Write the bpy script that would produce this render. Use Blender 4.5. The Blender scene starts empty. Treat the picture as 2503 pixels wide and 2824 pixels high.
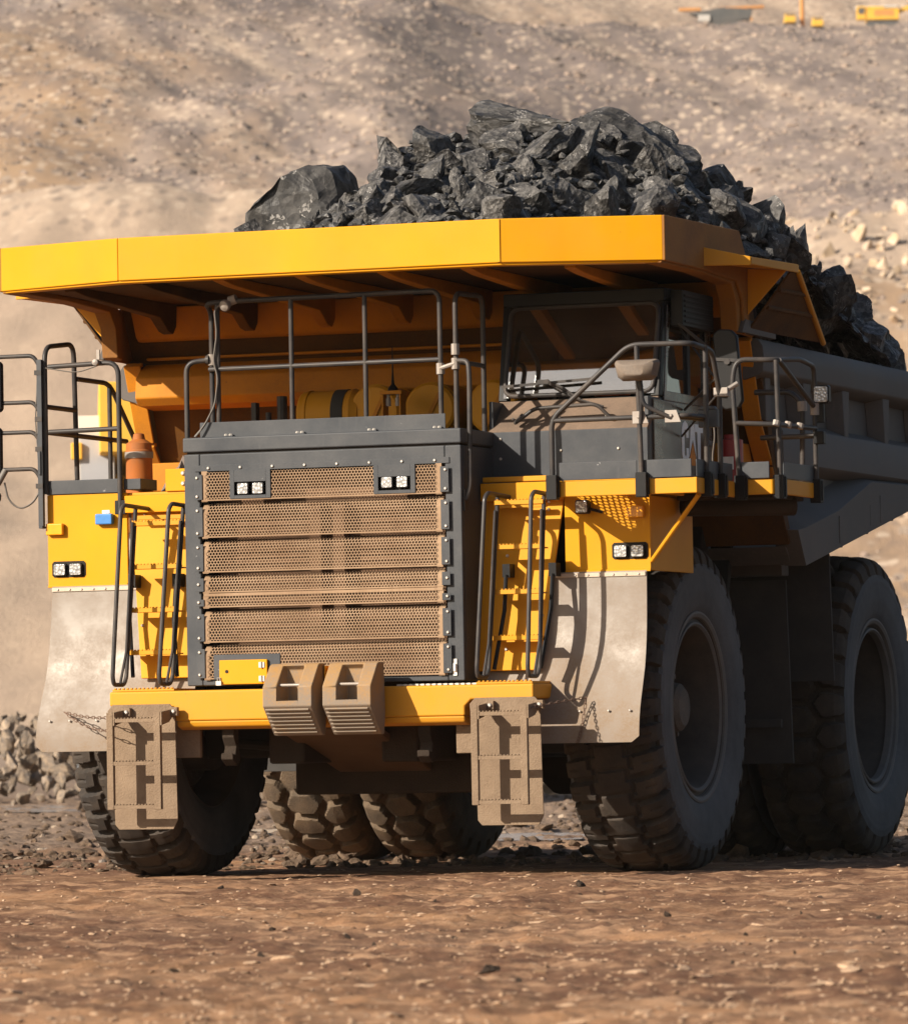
import bpy, bmesh, math, random
import numpy as np
from mathutils import Vector, Matrix, noise as mnoise

scene = bpy.context.scene
col = scene.collection
R = math.radians
random.seed(7)
rng = np.random.default_rng(7)

# ------------------------------------------------------------------ camera, sky, sun, exposure
CAM = Vector((17.7405, -48.5297, 1.3108))
YAW, PITCH, ROLL = 0.3411, 0.0402, -0.0179
fw = Vector((-math.sin(YAW) * math.cos(PITCH), math.cos(YAW) * math.cos(PITCH), math.sin(PITCH)))
r0 = Vector((math.cos(YAW), math.sin(YAW), 0))
u0 = r0.cross(fw)
rt = r0 * math.cos(ROLL) + u0 * math.sin(ROLL)
up = -r0 * math.sin(ROLL) + u0 * math.cos(ROLL)
cam_d = bpy.data.cameras.new("camera")
cam_d.sensor_fit = 'HORIZONTAL'
cam_d.sensor_width = 36.0
cam_d.lens = 15109.976 / 2503.0 * 36.0
cam_d.clip_start = 0.5
cam_d.clip_end = 4000.0
cam_d.dof.use_dof = True
cam_d.dof.focus_distance = 51.0
cam_d.dof.aperture_fstop = 5.0
cam = bpy.data.objects.new("camera", cam_d)
M = Matrix.Identity(4)
for i in range(3):
    M[i][0], M[i][1], M[i][2], M[i][3] = rt[i], up[i], -fw[i], CAM[i]
cam.matrix_world = M
col.objects.link(cam)
scene.camera = cam

SUN_EL, SUN_AZ = R(27.0), R(37.0)          # azimuth measured from -Y towards -X (camera left)
sdir = Vector((-math.sin(SUN_AZ) * math.cos(SUN_EL), -math.cos(SUN_AZ) * math.cos(SUN_EL), math.sin(SUN_EL)))
world = bpy.data.worlds.new("World")
scene.world = world
world.use_nodes = True
wn = world.node_tree
bg = wn.nodes["Background"]
sky = wn.nodes.new("ShaderNodeTexSky")
sky.sky_type = 'NISHITA'
sky.sun_disc = False
sky.sun_elevation = SUN_EL
sky.sun_rotation = math.atan2(sdir.x, sdir.y)
sky.air_density = 1.0
sky.dust_density = 2.0
wn.links.new(sky.outputs[0], bg.inputs[0])
bg.inputs[1].default_value = 0.06
sun_d = bpy.data.lights.new("sun", 'SUN')
sun_d.energy = 5.0
sun_d.angle = R(0.5)
sun_d.color = (1.0, 0.90, 0.76)
sun = bpy.data.objects.new("sun", sun_d)
sun.rotation_euler = (-sdir).to_track_quat('-Z', 'Y').to_euler()
sun.location = (-30, -40, 40)
col.objects.link(sun)
scene.view_settings.view_transform = 'Standard'
scene.view_settings.look = 'None'
scene.view_settings.exposure = 0.80
scene.view_settings.gamma = 1.0
scene.cycles.max_bounces = 6
scene.cycles.transparent_max_bounces = 12
scene.cycles.use_denoising = True

# ------------------------------------------------------------------ materials
def nt(name):
    m = bpy.data.materials.new(name)
    m.use_nodes = True
    t = m.node_tree
    return m, t, t.nodes["Principled BSDF"]

def N(t, kind, **kw):
    n = t.nodes.new(kind)
    for k, v in kw.items():
        setattr(n, k, v)
    return n

def noise(t, vec, scale, detail=6, rough=0.6, dist=0.0):
    n = N(t, "ShaderNodeTexNoise")
    n.inputs["Scale"].default_value = scale
    n.inputs["Detail"].default_value = detail
    n.inputs["Roughness"].default_value = rough
    n.inputs["Distortion"].default_value = dist
    if vec is not None:
        t.links.new(vec, n.inputs["Vector"])
    return n.outputs[0]

def ramp(t, fac, p0, p1, v0=0.0, v1=1.0):
    n = N(t, "ShaderNodeMapRange")
    n.inputs[1].default_value = p0
    n.inputs[2].default_value = p1
    n.inputs[3].default_value = v0
    n.inputs[4].default_value = v1
    t.links.new(fac, n.inputs[0])
    return n.outputs[0]

def mixc(t, fac, a, b):
    n = N(t, "ShaderNodeMix", data_type='RGBA')
    for i, v in ((0, fac), (6, a), (7, b)):
        if isinstance(v, (int, float)):
            n.inputs[i].default_value = v
        elif isinstance(v, tuple):
            n.inputs[i].default_value = (*v, 1)
        else:
            t.links.new(v, n.inputs[i])
    return n.outputs[2]

def mth(t, op, a, b=0.0):
    n = N(t, "ShaderNodeMath", operation=op)
    for i, v in ((0, a), (1, b)):
        if isinstance(v, (int, float)):
            n.inputs[i].default_value = v
        else:
            t.links.new(v, n.inputs[i])
    return n.outputs[0]

def coords(t, scale=None):
    c = N(t, "ShaderNodeTexCoord").outputs["Object"]
    if scale:
        m = N(t, "ShaderNodeMapping")
        m.inputs["Scale"].default_value = scale
        t.links.new(c, m.inputs[0])
        c = m.outputs[0]
    return c

def bump(t, b, h, strength=0.3, dist=0.01):
    n = N(t, "ShaderNodeBump")
    n.inputs["Strength"].default_value = strength
    n.inputs["Distance"].default_value = dist
    t.links.new(h, n.inputs["Height"])
    t.links.new(n.outputs[0], b.inputs["Normal"])

def surf(name, base, dust=(0.34, 0.24, 0.16), dmin=0.1, dmax=0.5, rough=0.45, metal=0.0, scale=1.3, low=None, streak=0.0,
         bstr=0.12, bdist=0.004, chips=None, spec=0.22):
    """dusty painted or bare surface: base colour, drifting dust, streaks run down by rain, specks, uneven gloss"""
    m, t, b = nt(name)
    c = coords(t)
    d = ramp(t, noise(t, c, scale, 8, 0.65), 0.35, 0.72, dmin, dmax)
    if streak:
        cs = coords(t, (9.0, 9.0, 0.5))
        s = ramp(t, noise(t, cs, 1.6, 5, 0.6), 0.5, 0.75, 0.0, streak)
        d = mth(t, 'MAXIMUM', d, s)
    if low:                                     # dust thrown up from the road lies thicker low down
        sep = N(t, "ShaderNodeSeparateXYZ")
        t.links.new(c, sep.inputs[0])
        l = ramp(t, sep.outputs[2], low[1], low[0], 0.0, low[2])
        d = mth(t, 'ADD', d, mth(t, 'MULTIPLY', l, ramp(t, noise(t, c, 3.0, 6), 0.3, 0.7, 0.5, 1.0)))
    fine = noise(t, c, 55.0, 3, 0.7)
    d = mth(t, 'MULTIPLY', d, ramp(t, fine, 0.3, 0.7, 0.75, 1.15))
    N_ = d.node
    N_.use_clamp = True
    var = noise(t, c, 0.8, 4)
    c0 = mixc(t, ramp(t, var, 0.3, 0.7, 0.0, 1.0), tuple(x * 0.9 for x in base), tuple(min(1, x * 1.08) for x in base))
    cc = mixc(t, d, c0, dust)
    if chips:
        k = ramp(t, noise(t, c, 14.0, 4, 0.7), 0.70, 0.73, 0.0, 1.0)
        cc = mixc(t, k, cc, chips)
    t.links.new(cc, b.inputs["Base Color"])
    t.links.new(ramp(t, d, 0.0, 0.8, rough, 0.85), b.inputs["Roughness"])
    b.inputs["Metallic"].default_value = metal
    if metal:
        t.links.new(ramp(t, d, 0.1, 0.7, metal, 0.0), b.inputs["Metallic"])
    b.inputs["Specular IOR Level"].default_value = spec
    if bstr:
        bump(t, b, fine, bstr, bdist)
    return m

YEL = surf("yellow_paint", (0.60, 0.268, 0.001), (0.47, 0.25, 0.07), 0.0, 0.20, 0.5, scale=1.3, bstr=0.05, spec=0.15, streak=0.14, chips=(0.36, 0.17, 0.01))
YEL_DIRTY = surf("dusty_yellow_paint", (0.60, 0.262, 0.002), (0.29, 0.17, 0.09), 0.03, 0.30, 0.5, scale=1.6, low=(1.3, 2.0, 0.12), streak=0.1, bstr=0.08, chips=(0.22, 0.13, 0.07))
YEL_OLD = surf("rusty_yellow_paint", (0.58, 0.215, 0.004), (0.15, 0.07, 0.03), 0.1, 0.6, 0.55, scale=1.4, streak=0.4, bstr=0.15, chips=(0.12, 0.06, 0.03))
SHEET = surf("shade_darkened_dirty_sheet", (0.36, 0.145, 0.008), (0.13, 0.07, 0.045), 0.25, 0.85, 0.6, scale=0.9, streak=0.3, bstr=0.12, chips=(0.08, 0.04, 0.02))  # dirty yellow, lowered so the canopy sides' shade is in the colour
UNDER = surf("shaded_dirty_underside", (0.15, 0.058, 0.004), (0.030, 0.018, 0.011), 0.35, 0.95, 0.7, scale=1.0, bstr=0.2)  # dirty yellow; heavy shade below the canopy is put into the colour
GREY = surf("dark_grey_paint", (0.038, 0.043, 0.051), (0.17, 0.16, 0.15), 0.03, 0.28, 0.38, scale=2.2, streak=0.22, bstr=0.10, chips=(0.22, 0.22, 0.22))
BODY = surf("scuffed_body_steel", (0.072, 0.070, 0.069), (0.19, 0.155, 0.132), 0.05, 0.45, 0.6, scale=1.0, streak=0.4, bstr=0.25, bdist=0.006)
TUBE = surf("worn_dark_tube", (0.026, 0.027, 0.030), (0.17, 0.125, 0.09), 0.04, 0.35, 0.35, scale=3.5, bstr=0.05)
TUBE_BARE = surf("bare_steel_tube", (0.30, 0.28, 0.26), (0.28, 0.21, 0.16), 0.2, 0.6, 0.4, metal=0.5, scale=4, bstr=0.05)
STEEL = surf("dusty_steel_sheet", (0.27, 0.25, 0.23), (0.215, 0.155, 0.105), 0.15, 0.9, 0.45, metal=0.5, scale=1.6, low=(1.2, 2.0, 0.45), streak=0.25, bstr=0.10)
DUSTY = surf("mud_caked_sheet", (0.235, 0.168, 0.112), (0.15, 0.102, 0.066), 0.1, 0.8, 0.85, scale=5.0, bstr=0.8, bdist=0.012)
GRILLE = surf("dust_caked_mesh", (0.35, 0.235, 0.145), (0.17, 0.10, 0.055), 0.0, 0.9, 0.7, scale=1.6, streak=0.6, bstr=0.0)
CORE = surf("dusty_radiator", (0.15, 0.085, 0.05), (0.06, 0.035, 0.02), 0.1, 0.9, 0.9, scale=2.5, bstr=0.2)
SHADE_DARK = surf("shade_dark_recess", (0.012, 0.011, 0.010), (0.05, 0.036, 0.026), 0.05, 0.5, 0.7, scale=2.0, bstr=0.3)  # dark parts; near-black base also paints in shade under the truck
CHASSIS = surf("muddy_chassis", (0.022, 0.016, 0.012), (0.06, 0.04, 0.026), 0.1, 0.7, 0.85, scale=2.0, bstr=0.6, bdist=0.02)
RUBBER = surf("dusty_tyre_rubber", (0.050, 0.052, 0.057), (0.13, 0.132, 0.138), 0.1, 0.75, 0.75, scale=1.6, bstr=0.35, bdist=0.006)
RUBBER_MUD = surf("muddy_tyre_rubber", (0.06, 0.047, 0.036), (0.19, 0.13, 0.08), 0.1, 0.85, 0.85, scale=2.6, bstr=0.8, bdist=0.015)
TREAD = surf("dusty_tread_rubber", (0.026, 0.024, 0.023), (0.095, 0.070, 0.050), 0.05, 0.75, 0.8, scale=2.4, bstr=0.5, bdist=0.01)
FLAPRUB = surf("rubber_sheet", (0.036, 0.035, 0.034), (0.09, 0.078, 0.07), 0.1, 0.5, 0.8, scale=2.0, bstr=0.2)
HUBM = surf("muddy_hub", (0.06, 0.055, 0.05), (0.16, 0.13, 0.105), 0.2, 0.9, 0.7, scale=5.0, bstr=0.6, bdist=0.02)
RINGM = surf("dusty_rim_ring", (0.085, 0.083, 0.082), (0.17, 0.155, 0.14), 0.1, 0.7, 0.55, scale=4.0, bstr=0.2)
RIM = surf("muddy_rim", (0.040, 0.037, 0.035), (0.12, 0.095, 0.078), 0.1, 0.6, 0.6, scale=3.0, bstr=0.3)
CHOCKM = surf("dusty_chock_plastic", (0.40, 0.19, 0.02), (0.215, 0.17, 0.13), 0.45, 1.0, 0.85, scale=4.0, low=(1.45, 1.85, 0.7), bstr=0.35, bdist=0.006)
TANKM = surf("orange_rust_paint", (0.40, 0.115, 0.018), (0.22, 0.11, 0.055), 0.1, 0.7, 0.6, scale=5.0, bstr=0.1)
BLACKGLOSS = surf("black_gloss_paint", (0.05, 0.036, 0.026), (0.24, 0.16, 0.10), 0.1, 0.4, 0.10, scale=1.5, bstr=0.0, spec=0.9)
BLACK = surf("black_plastic", (0.007, 0.007, 0.008), (0.06, 0.05, 0.04), 0.0, 0.10, 0.45, scale=4, bstr=0.03, spec=0.2)
BOLT = surf("zinc_bolt", (0.55, 0.52, 0.48), (0.4, 0.33, 0.26), 0.1, 0.4, 0.35, metal=0.7, scale=9, bstr=0.0)
CONSOLE = surf("dusty_brown_panel", (0.06, 0.05, 0.042), (0.22, 0.15, 0.105), 0.45, 0.95, 0.7, scale=2.5, bstr=0.1)

def plain(name, c, rough=0.5, metal=0.0, spec=0.5):
    m, t, b = nt(name)
    cc = coords(t)
    v = ramp(t, noise(t, cc, 12.0, 4), 0.3, 0.7, 0.85, 1.1)
    mix = mixc(t, v, (0, 0, 0), c)
    t.links.new(mix, b.inputs["Base Color"])
    b.inputs["Roughness"].default_value = rough
    b.inputs["Metallic"].default_value = metal
    b.inputs["Specular IOR Level"].default_value = spec
    return m

WHITE = plain("white_letter_vinyl", (0.86, 0.88, 0.90), 0.5)
ORANGE = plain("orange_letter_vinyl", (0.75, 0.25, 0.02), 0.5)
BLUEL = plain("blue_lens", (0.05, 0.20, 0.50), 0.25)
AMBER = plain("amber_lens", (0.80, 0.33, 0.01), 0.22)
LABELW = plain("white_sticker", (0.8, 0.78, 0.72), 0.5)
REDM = plain("red_painted_bottle", (0.30, 0.02, 0.02), 0.4)
REDCLOTH = plain("orange_red_cloth", (0.62, 0.13, 0.05), 0.8)
CLOTH = plain("grey_seat_cloth", (0.018, 0.018, 0.021), 0.9)
MIRROR = plain("mirror_glass", (0.55, 0.57, 0.6), 0.05, 1.0)
CHAINM = plain("rusty_chain", (0.16, 0.10, 0.07), 0.7, 0.3)
WIRE = plain("cable_sheath", (0.13, 0.115, 0.10), 0.6)

def lens_mat():
    m, t, b = nt("clear_lamp_lens")
    c = coords(t)
    w = N(t, "ShaderNodeTexVoronoi")
    w.inputs["Scale"].default_value = 38.0
    t.links.new(c, w.inputs["Vector"])
    f = ramp(t, w.outputs["Distance"], 0.1, 0.7)
    t.links.new(mixc(t, f, (0.62, 0.61, 0.60), (0.30, 0.30, 0.30)), b.inputs["Base Color"])
    b.inputs["Roughness"].default_value = 0.15
    b.inputs["Metallic"].default_value = 0.35
    bump(t, b, w.outputs["Distance"], 0.5, 0.01)
    return m
LENS = lens_mat()

def glass_mat(name, tint, gl):
    m, t, b = nt(name)
    out = t.nodes["Material Output"]
    tr = N(t, "ShaderNodeBsdfTransparent")
    tr.inputs[0].default_value = (*tint, 1)
    g = N(t, "ShaderNodeBsdfGlossy")
    g.inputs["Roughness"].default_value = 0.03
    lw = N(t, "ShaderNodeFresnel")
    lw.inputs[0].default_value = 1.5
    f = mth(t, 'ADD', lw.outputs[0], gl)
    d = N(t, "ShaderNodeBsdfDiffuse")
    d.inputs[0].default_value = (0.45, 0.36, 0.28, 1)
    m1 = N(t, "ShaderNodeMixShader")
    m2 = N(t, "ShaderNodeMixShader")
    t.links.new(f, m1.inputs[0])
    t.links.new(tr.outputs[0], m1.inputs[1])
    t.links.new(g.outputs[0], m1.inputs[2])
    dust = ramp(t, noise(t, coords(t), 3.0, 6), 0.4, 0.8, 0.02, 0.10)
    t.links.new(dust, m2.inputs[0])
    t.links.new(m1.outputs[0], m2.inputs[1])
    t.links.new(d.outputs[0], m2.inputs[2])
    t.links.new(m2.outputs[0], out.inputs[0])
    return m
GLASS = glass_mat("cab_glass", (0.32, 0.37, 0.38), 0.25)

def rock_mat(name, a, b_, scale=3.0, rough=0.9, bs=0.6, bd=0.03, spec=0.3):
    m, t, b = nt(name)
    c = coords(t)
    oi = N(t, "ShaderNodeObjectInfo")
    f = ramp(t, noise(t, c, scale, 8, 0.7), 0.35, 0.68)
    cc = mixc(t, f, a, b_)
    v = ramp(t, oi.outputs["Random"], 0, 1, 0.72, 1.2)
    mul = N(t, "ShaderNodeMix", data_type='RGBA', blend_type='MULTIPLY')
    mul.inputs[0].default_value = 1.0
    t.links.new(cc, mul.inputs[6])
    cb = N(t, "ShaderNodeCombineColor")
    for i in range(3):
        t.links.new(v, cb.inputs[i])
    t.links.new(cb.outputs[0], mul.inputs[7])
    t.links.new(mul.outputs[2], b.inputs["Base Color"])
    b.inputs["Roughness"].default_value = rough
    b.inputs["Specular IOR Level"].default_value = spec
    bump(t, b, noise(t, c, scale * 5, 6, 0.7), bs, bd)
    return m

def coal_mat(name, a, b_, sc):
    m, t, b = nt(name)
    c = coords(t)
    oi = N(t, "ShaderNodeObjectInfo")
    ad = N(t, "ShaderNodeVectorMath", operation='ADD')
    t.links.new(c, ad.inputs[0]); t.links.new(oi.outputs["Random"], ad.inputs[1])
    c = ad.outputs[0]
    v = N(t, "ShaderNodeTexVoronoi"); v.inputs["Scale"].default_value = 3.2 * sc
    w = N(t, "ShaderNodeTexVoronoi"); w.inputs["Scale"].default_value = 8.0 * sc
    dist_ = N(t, "ShaderNodeVectorMath", operation='ADD')
    nz_ = N(t, "ShaderNodeTexNoise"); nz_.inputs["Scale"].default_value = 4.0 * sc
    t.links.new(c, nz_.inputs["Vector"])
    sc_ = N(t, "ShaderNodeVectorMath", operation='SCALE'); sc_.inputs["Scale"].default_value = .14 / sc
    t.links.new(nz_.outputs["Color"], sc_.inputs[0])
    t.links.new(c, dist_.inputs[0]); t.links.new(sc_.outputs[0], dist_.inputs[1])
    t.links.new(dist_.outputs[0], v.inputs["Vector"]); t.links.new(dist_.outputs[0], w.inputs["Vector"])
    hv = N(t, "ShaderNodeSeparateColor"); t.links.new(v.outputs["Color"], hv.inputs[0])
    hw_ = N(t, "ShaderNodeSeparateColor"); t.links.new(w.outputs["Color"], hw_.inputs[0])
    f = mth(t, 'ADD', mth(t, 'MULTIPLY', hv.outputs[0], .55), mth(t, 'MULTIPLY', hw_.outputs[0], .45))
    f = mth(t, 'MULTIPLY', f, ramp(t, noise(t, c, 14 * sc, 5, .7), .3, .7, .6, 1.3))
    cc = mixc(t, ramp(t, f, .2, .85), a, b_)
    glint = ramp(t, hw_.outputs[1], .90, .94, 0, .8)
    cc = mixc(t, mth(t, 'MULTIPLY', glint, ramp(t, noise(t, c, 30 * sc, 3), .5, .6)), cc, (.34, .32, .30))
    br_ = ramp(t, oi.outputs["Random"], 0, 1, .75, 1.3)
    mul = N(t, "ShaderNodeVectorMath", operation='SCALE')
    t.links.new(cc, mul.inputs[0]); t.links.new(br_, mul.inputs["Scale"])
    t.links.new(mul.outputs[0], b.inputs["Base Color"])
    t.links.new(ramp(t, hw_.outputs[2], 0, 1, .38, .85), b.inputs["Roughness"])
    b.inputs["Specular IOR Level"].default_value = 0.36
    h = mth(t, 'ADD', mth(t, 'MULTIPLY', v.outputs["Distance"], 1.0), mth(t, 'ADD', mth(t, 'MULTIPLY', w.outputs["Distance"], .5), mth(t, 'MULTIPLY', noise(t, c, 18 * sc, 5, .7), .35)))
    bump(t, b, h, 0.55, 0.045 / sc)
    return m
COAL = coal_mat("coal", (0.022, 0.021, 0.021), (0.102, 0.095, 0.089), 1.0)
COALFINE = coal_mat("fine_coal", (0.020, 0.020, 0.021), (0.11, 0.105, 0.10), 5.0)
STONE = rock_mat("pale_stone", (0.36, 0.225, 0.135), (0.58, 0.41, 0.28), 6.0, 0.95, 0.5, 0.02, 0.15)
CLOD = rock_mat("dark_mud_clod", (0.055, 0.042, 0.034), (0.13, 0.09, 0.065), 9.0, 0.95, 0.9, 0.03, 0.15)
MUD = rock_mat("churned_mud", (0.065, 0.045, 0.032), (0.20, 0.135, 0.09), 7.0, 0.9, 0.9, 0.03, 0.2)
GREYROCK = rock_mat("grey_blasted_rock", (0.15, 0.13, 0.115), (0.40, 0.30, 0.21), 2.0, 0.9, 0.6, 0.05, 0.2)
PALEROCK = rock_mat("pale_ochre_rock", (0.38, 0.265, 0.155), (0.60, 0.49, 0.385), 0.25, 0.95, 0.3, 0.1, 0.15)
RUBBLE = rock_mat("hill_rubble", (0.26, 0.20, 0.165), (0.50, 0.38, 0.30), 0.09, 0.95, 0.3, 0.1, 0.15)
RUBBLE_DARK = rock_mat("dark_hill_rubble", (0.10, 0.085, 0.08), (0.24, 0.19, 0.16), 0.09, 0.95, 0.3, 0.1, 0.15)

# ------------------------------------------------------------------ mesh builder
class MB:
    def __init__(self):
        self.v = []
        self.f = []

    def add(self, vs, fs):
        o = len(self.v)
        self.v.extend([tuple(p) for p in vs])
        self.f.extend([tuple(i + o for i in q) for q in fs])
        return self

    def box(self, x0, x1, y0, y1, z0, z1):
        vs = [(x0, y0, z0), (x1, y0, z0), (x1, y1, z0), (x0, y1, z0), (x0, y0, z1), (x1, y0, z1), (x1, y1, z1), (x0, y1, z1)]
        return self.add(vs, [(3, 2, 1, 0), (4, 5, 6, 7), (0, 1, 5, 4), (1, 2, 6, 5), (2, 3, 7, 6), (3, 0, 4, 7)])

    def obox(self, c, a, b, c3, h):
        """box with centre c, orthogonal axis vectors a b c3, half sizes h"""
        c = Vector(c); A = Vector(a).normalized() * h[0]; B = Vector(b).normalized() * h[1]; D = Vector(c3).normalized() * h[2]
        s = [(-1, -1, -1), (1, -1, -1), (1, 1, -1), (-1, 1, -1), (-1, -1, 1), (1, -1, 1), (1, 1, 1), (-1, 1, 1)]
        return self.add([c + A * i + B * j + D * k for i, j, k in s], [(3, 2, 1, 0), (4, 5, 6, 7), (0, 1, 5, 4), (1, 2, 6, 5), (2, 3, 7, 6), (3, 0, 4, 7)])

    def prism(self, poly, axis, a, b):
        """polygon extruded along an axis: 'x' takes (y,z), 'y' takes (x,z), 'z' takes (x,y)"""
        def P(p, t):
            return {'x': (t, p[0], p[1]), 'y': (p[0], t, p[1]), 'z': (p[0], p[1], t)}[axis]
        n = len(poly)
        vs = [P(p, a) for p in poly] + [P(p, b) for p in poly]
        fs = [tuple(range(n))[::-1], tuple(range(n, 2 * n))] + [(i, (i + 1) % n, (i + 1) % n + n, i + n) for i in range(n)]
        return self.add(vs, fs)

    def quadplate(self, p0, p1, p2, p3, th):
        p = [Vector(q) for q in (p0, p1, p2, p3)]
        n = (p[1] - p[0]).cross(p[3] - p[0]).normalized() * th
        vs = p + [q + n for q in p]
        return self.add(vs, [(3, 2, 1, 0), (4, 5, 6, 7), (0, 1, 5, 4), (1, 2, 6, 5), (2, 3, 7, 6), (3, 0, 4, 7)])

    def triplate(self, p0, p1, p2, th):
        p = [Vector(q) for q in (p0, p1, p2)]
        n = (p[1] - p[0]).cross(p[2] - p[0]).normalized() * th
        vs = p + [q + n for q in p]
        return self.add(vs, [(2, 1, 0), (3, 4, 5), (0, 1, 4, 3), (1, 2, 5, 4), (2, 0, 3, 5)])

    def tube(self, pts, r, n=8, fillet=0.0, closed=False, seg=5):
        P = [Vector(p) for p in pts]
        if fillet > 0:
            Q = []
            m = len(P)
            for i in range(m):
                if not closed and i in (0, m - 1):
                    Q.append(P[i]); continue
                a, b, c = P[(i - 1) % m], P[i], P[(i + 1) % m]
                d1, d2 = (a - b), (c - b)
                l = min(fillet, d1.length * 0.48, d2.length * 0.48)
                s, e = b + d1.normalized() * l, b + d2.normalized() * l
                for k in range(seg + 1):
                    t = k / seg
                    Q.append(s * (1 - t) ** 2 + b * 2 * t * (1 - t) + e * t * t)
            P = Q
        m = len(P)
        T = []
        for i in range(m):
            a = P[(i - 1) % m] if (closed or i > 0) else P[i]
            c = P[(i + 1) % m] if (closed or i < m - 1) else P[i]
            T.append((c - a).normalized())
        ref = Vector((0, 0, 1)) if abs(T[0].z) < 0.9 else Vector((1, 0, 0))
        nrm = T[0].cross(ref).normalized()
        vs, fs = [], []
        for i in range(m):
            nrm = (nrm - T[i] * nrm.dot(T[i])).normalized()
            bi = T[i].cross(nrm)
            for k in range(n):
                a = 2 * math.pi * k / n
                vs.append(P[i] + nrm * (math.cos(a) * r) + bi * (math.sin(a) * r))
        for i in range(m if closed else m - 1):
            j = (i + 1) % m
            for k in range(n):
                l = (k + 1) % n
                fs.append((i * n + k, i * n + l, j * n + l, j * n + k))
        if not closed:
            fs.append(tuple(range(n))[::-1])
            fs.append(tuple(range((m - 1) * n, m * n)))
        return self.add(vs, fs)

    def cyl(self, p, q, r, n=16, r2=None):
        p, q = Vector(p), Vector(q)
        T = (q - p).normalized()
        ref = Vector((0, 0, 1)) if abs(T.z) < 0.9 else Vector((1, 0, 0))
        a = T.cross(ref).normalized(); b = T.cross(a)
        r2 = r if r2 is None else r2
        vs = []
        for c, rr in ((p, r), (q, r2)):
            for k in range(n):
                t = 2 * math.pi * k / n
                vs.append(c + a * (math.cos(t) * rr) + b * (math.sin(t) * rr))
        fs = [(k, (k + 1) % n, (k + 1) % n + n, k + n) for k in range(n)] + [tuple(range(n))[::-1], tuple(range(n, 2 * n))]
        return self.add(vs, fs)

    def lathe(self, prof, c, axis, n=40, cap=True):
        """profile of (along axis, radius) turned about axis through c"""
        c = Vector(c); T = Vector(axis).normalized()
        ref = Vector((0, 0, 1)) if abs(T.z) < 0.9 else Vector((1, 0, 0))
        a = T.cross(ref).normalized(); b = T.cross(a)
        m = len(prof)
        vs, fs = [], []
        for x, r in prof:
            for k in range(n):
                t = 2 * math.pi * k / n
                vs.append(c + T * x + a * (math.cos(t) * r) + b * (math.sin(t) * r))
        for i in range(m - 1):
            for k in range(n):
                l = (k + 1) % n
                fs.append((i * n + k, i * n + l, (i + 1) * n + l, (i + 1) * n + k))
        if cap:
            fs.append(tuple(range(n))[::-1])
            fs.append(tuple(range((m - 1) * n, m * n)))
        return self.add(vs, fs)

    def bolt(self, p, d, r=0.016):
        d = Vector(d).normalized(); p = Vector(p)
        return self.lathe([(0, r), (r * 0.5, r), (r * 0.9, r * 0.6)], p, d, 6)

    def build(self, name, mat, parent=None, bevel=0.0, smooth=35):
        me = bpy.data.meshes.new(name)
        me.from_pydata(self.v, [], self.f)
        me.materials.append(mat)
        bm = bmesh.new(); bm.from_mesh(me)
        bmesh.ops.recalc_face_normals(bm, faces=bm.faces)
        bm.to_mesh(me); bm.free()
        if smooth:
            me.shade_smooth()
            me.set_sharp_from_angle(angle=R(smooth))
        o = bpy.data.objects.new(name, me)
        col.objects.link(o)
        if parent is not None:
            o.parent = parent
        if bevel:
            md = o.modifiers.new("edge", 'BEVEL')
            md.width = bevel; md.segments = 2; md.limit_method = 'ANGLE'; md.angle_limit = R(40)
            md.harden_normals = True
        return o

def empty(name, loc=(0, 0, 0), rz=0.0):
    o = bpy.data.objects.new(name, None)
    o.location = loc; o.rotation_euler.z = rz
    o.empty_display_size = 0.3
    col.objects.link(o)
    return o

def tag(o, label, cat, group=None, kind=None):
    if label: o["label"] = label
    if cat: o["category"] = cat
    if group: o["group"] = group
    if kind: o["kind"] = kind
    return o

# ------------------------------------------------------------------ noise for terrain (numpy gradient noise)
_perm = rng.permutation(512)
_grad = np.stack([np.cos(np.linspace(0, 2 * np.pi, 512, endpoint=False)), np.sin(np.linspace(0, 2 * np.pi, 512, endpoint=False))], 1)
def pnoise(x, y):
    xi, yi = np.floor(x).astype(int), np.floor(y).astype(int)
    xf, yf = x - xi, y - yi
    u, v = xf ** 3 * (xf * (xf * 6 - 15) + 10), yf ** 3 * (yf * (yf * 6 - 15) + 10)
    def g(i, j):
        h = _perm[(_perm[(xi + i) % 512] + yi + j) % 512]
        return _grad[h, 0] * (xf - i) + _grad[h, 1] * (yf - j)
    a = g(0, 0) * (1 - u) + g(1, 0) * u
    b = g(0, 1) * (1 - u) + g(1, 1) * u
    return a * (1 - v) + b * v
def fbm(x, y, o=4, p=0.5):
    s, a = 0.0, 1.0
    for i in range(o):
        s = s + a * pnoise(x + 17.3 * i, y - 9.1 * i)
        a *= p; x = x * 2.03; y = y * 2.03
    return s
def sst(a, b, x):
    t = np.clip((x - a) / (b - a), 0, 1)
    return t * t * (3 - 2 * t)

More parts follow.
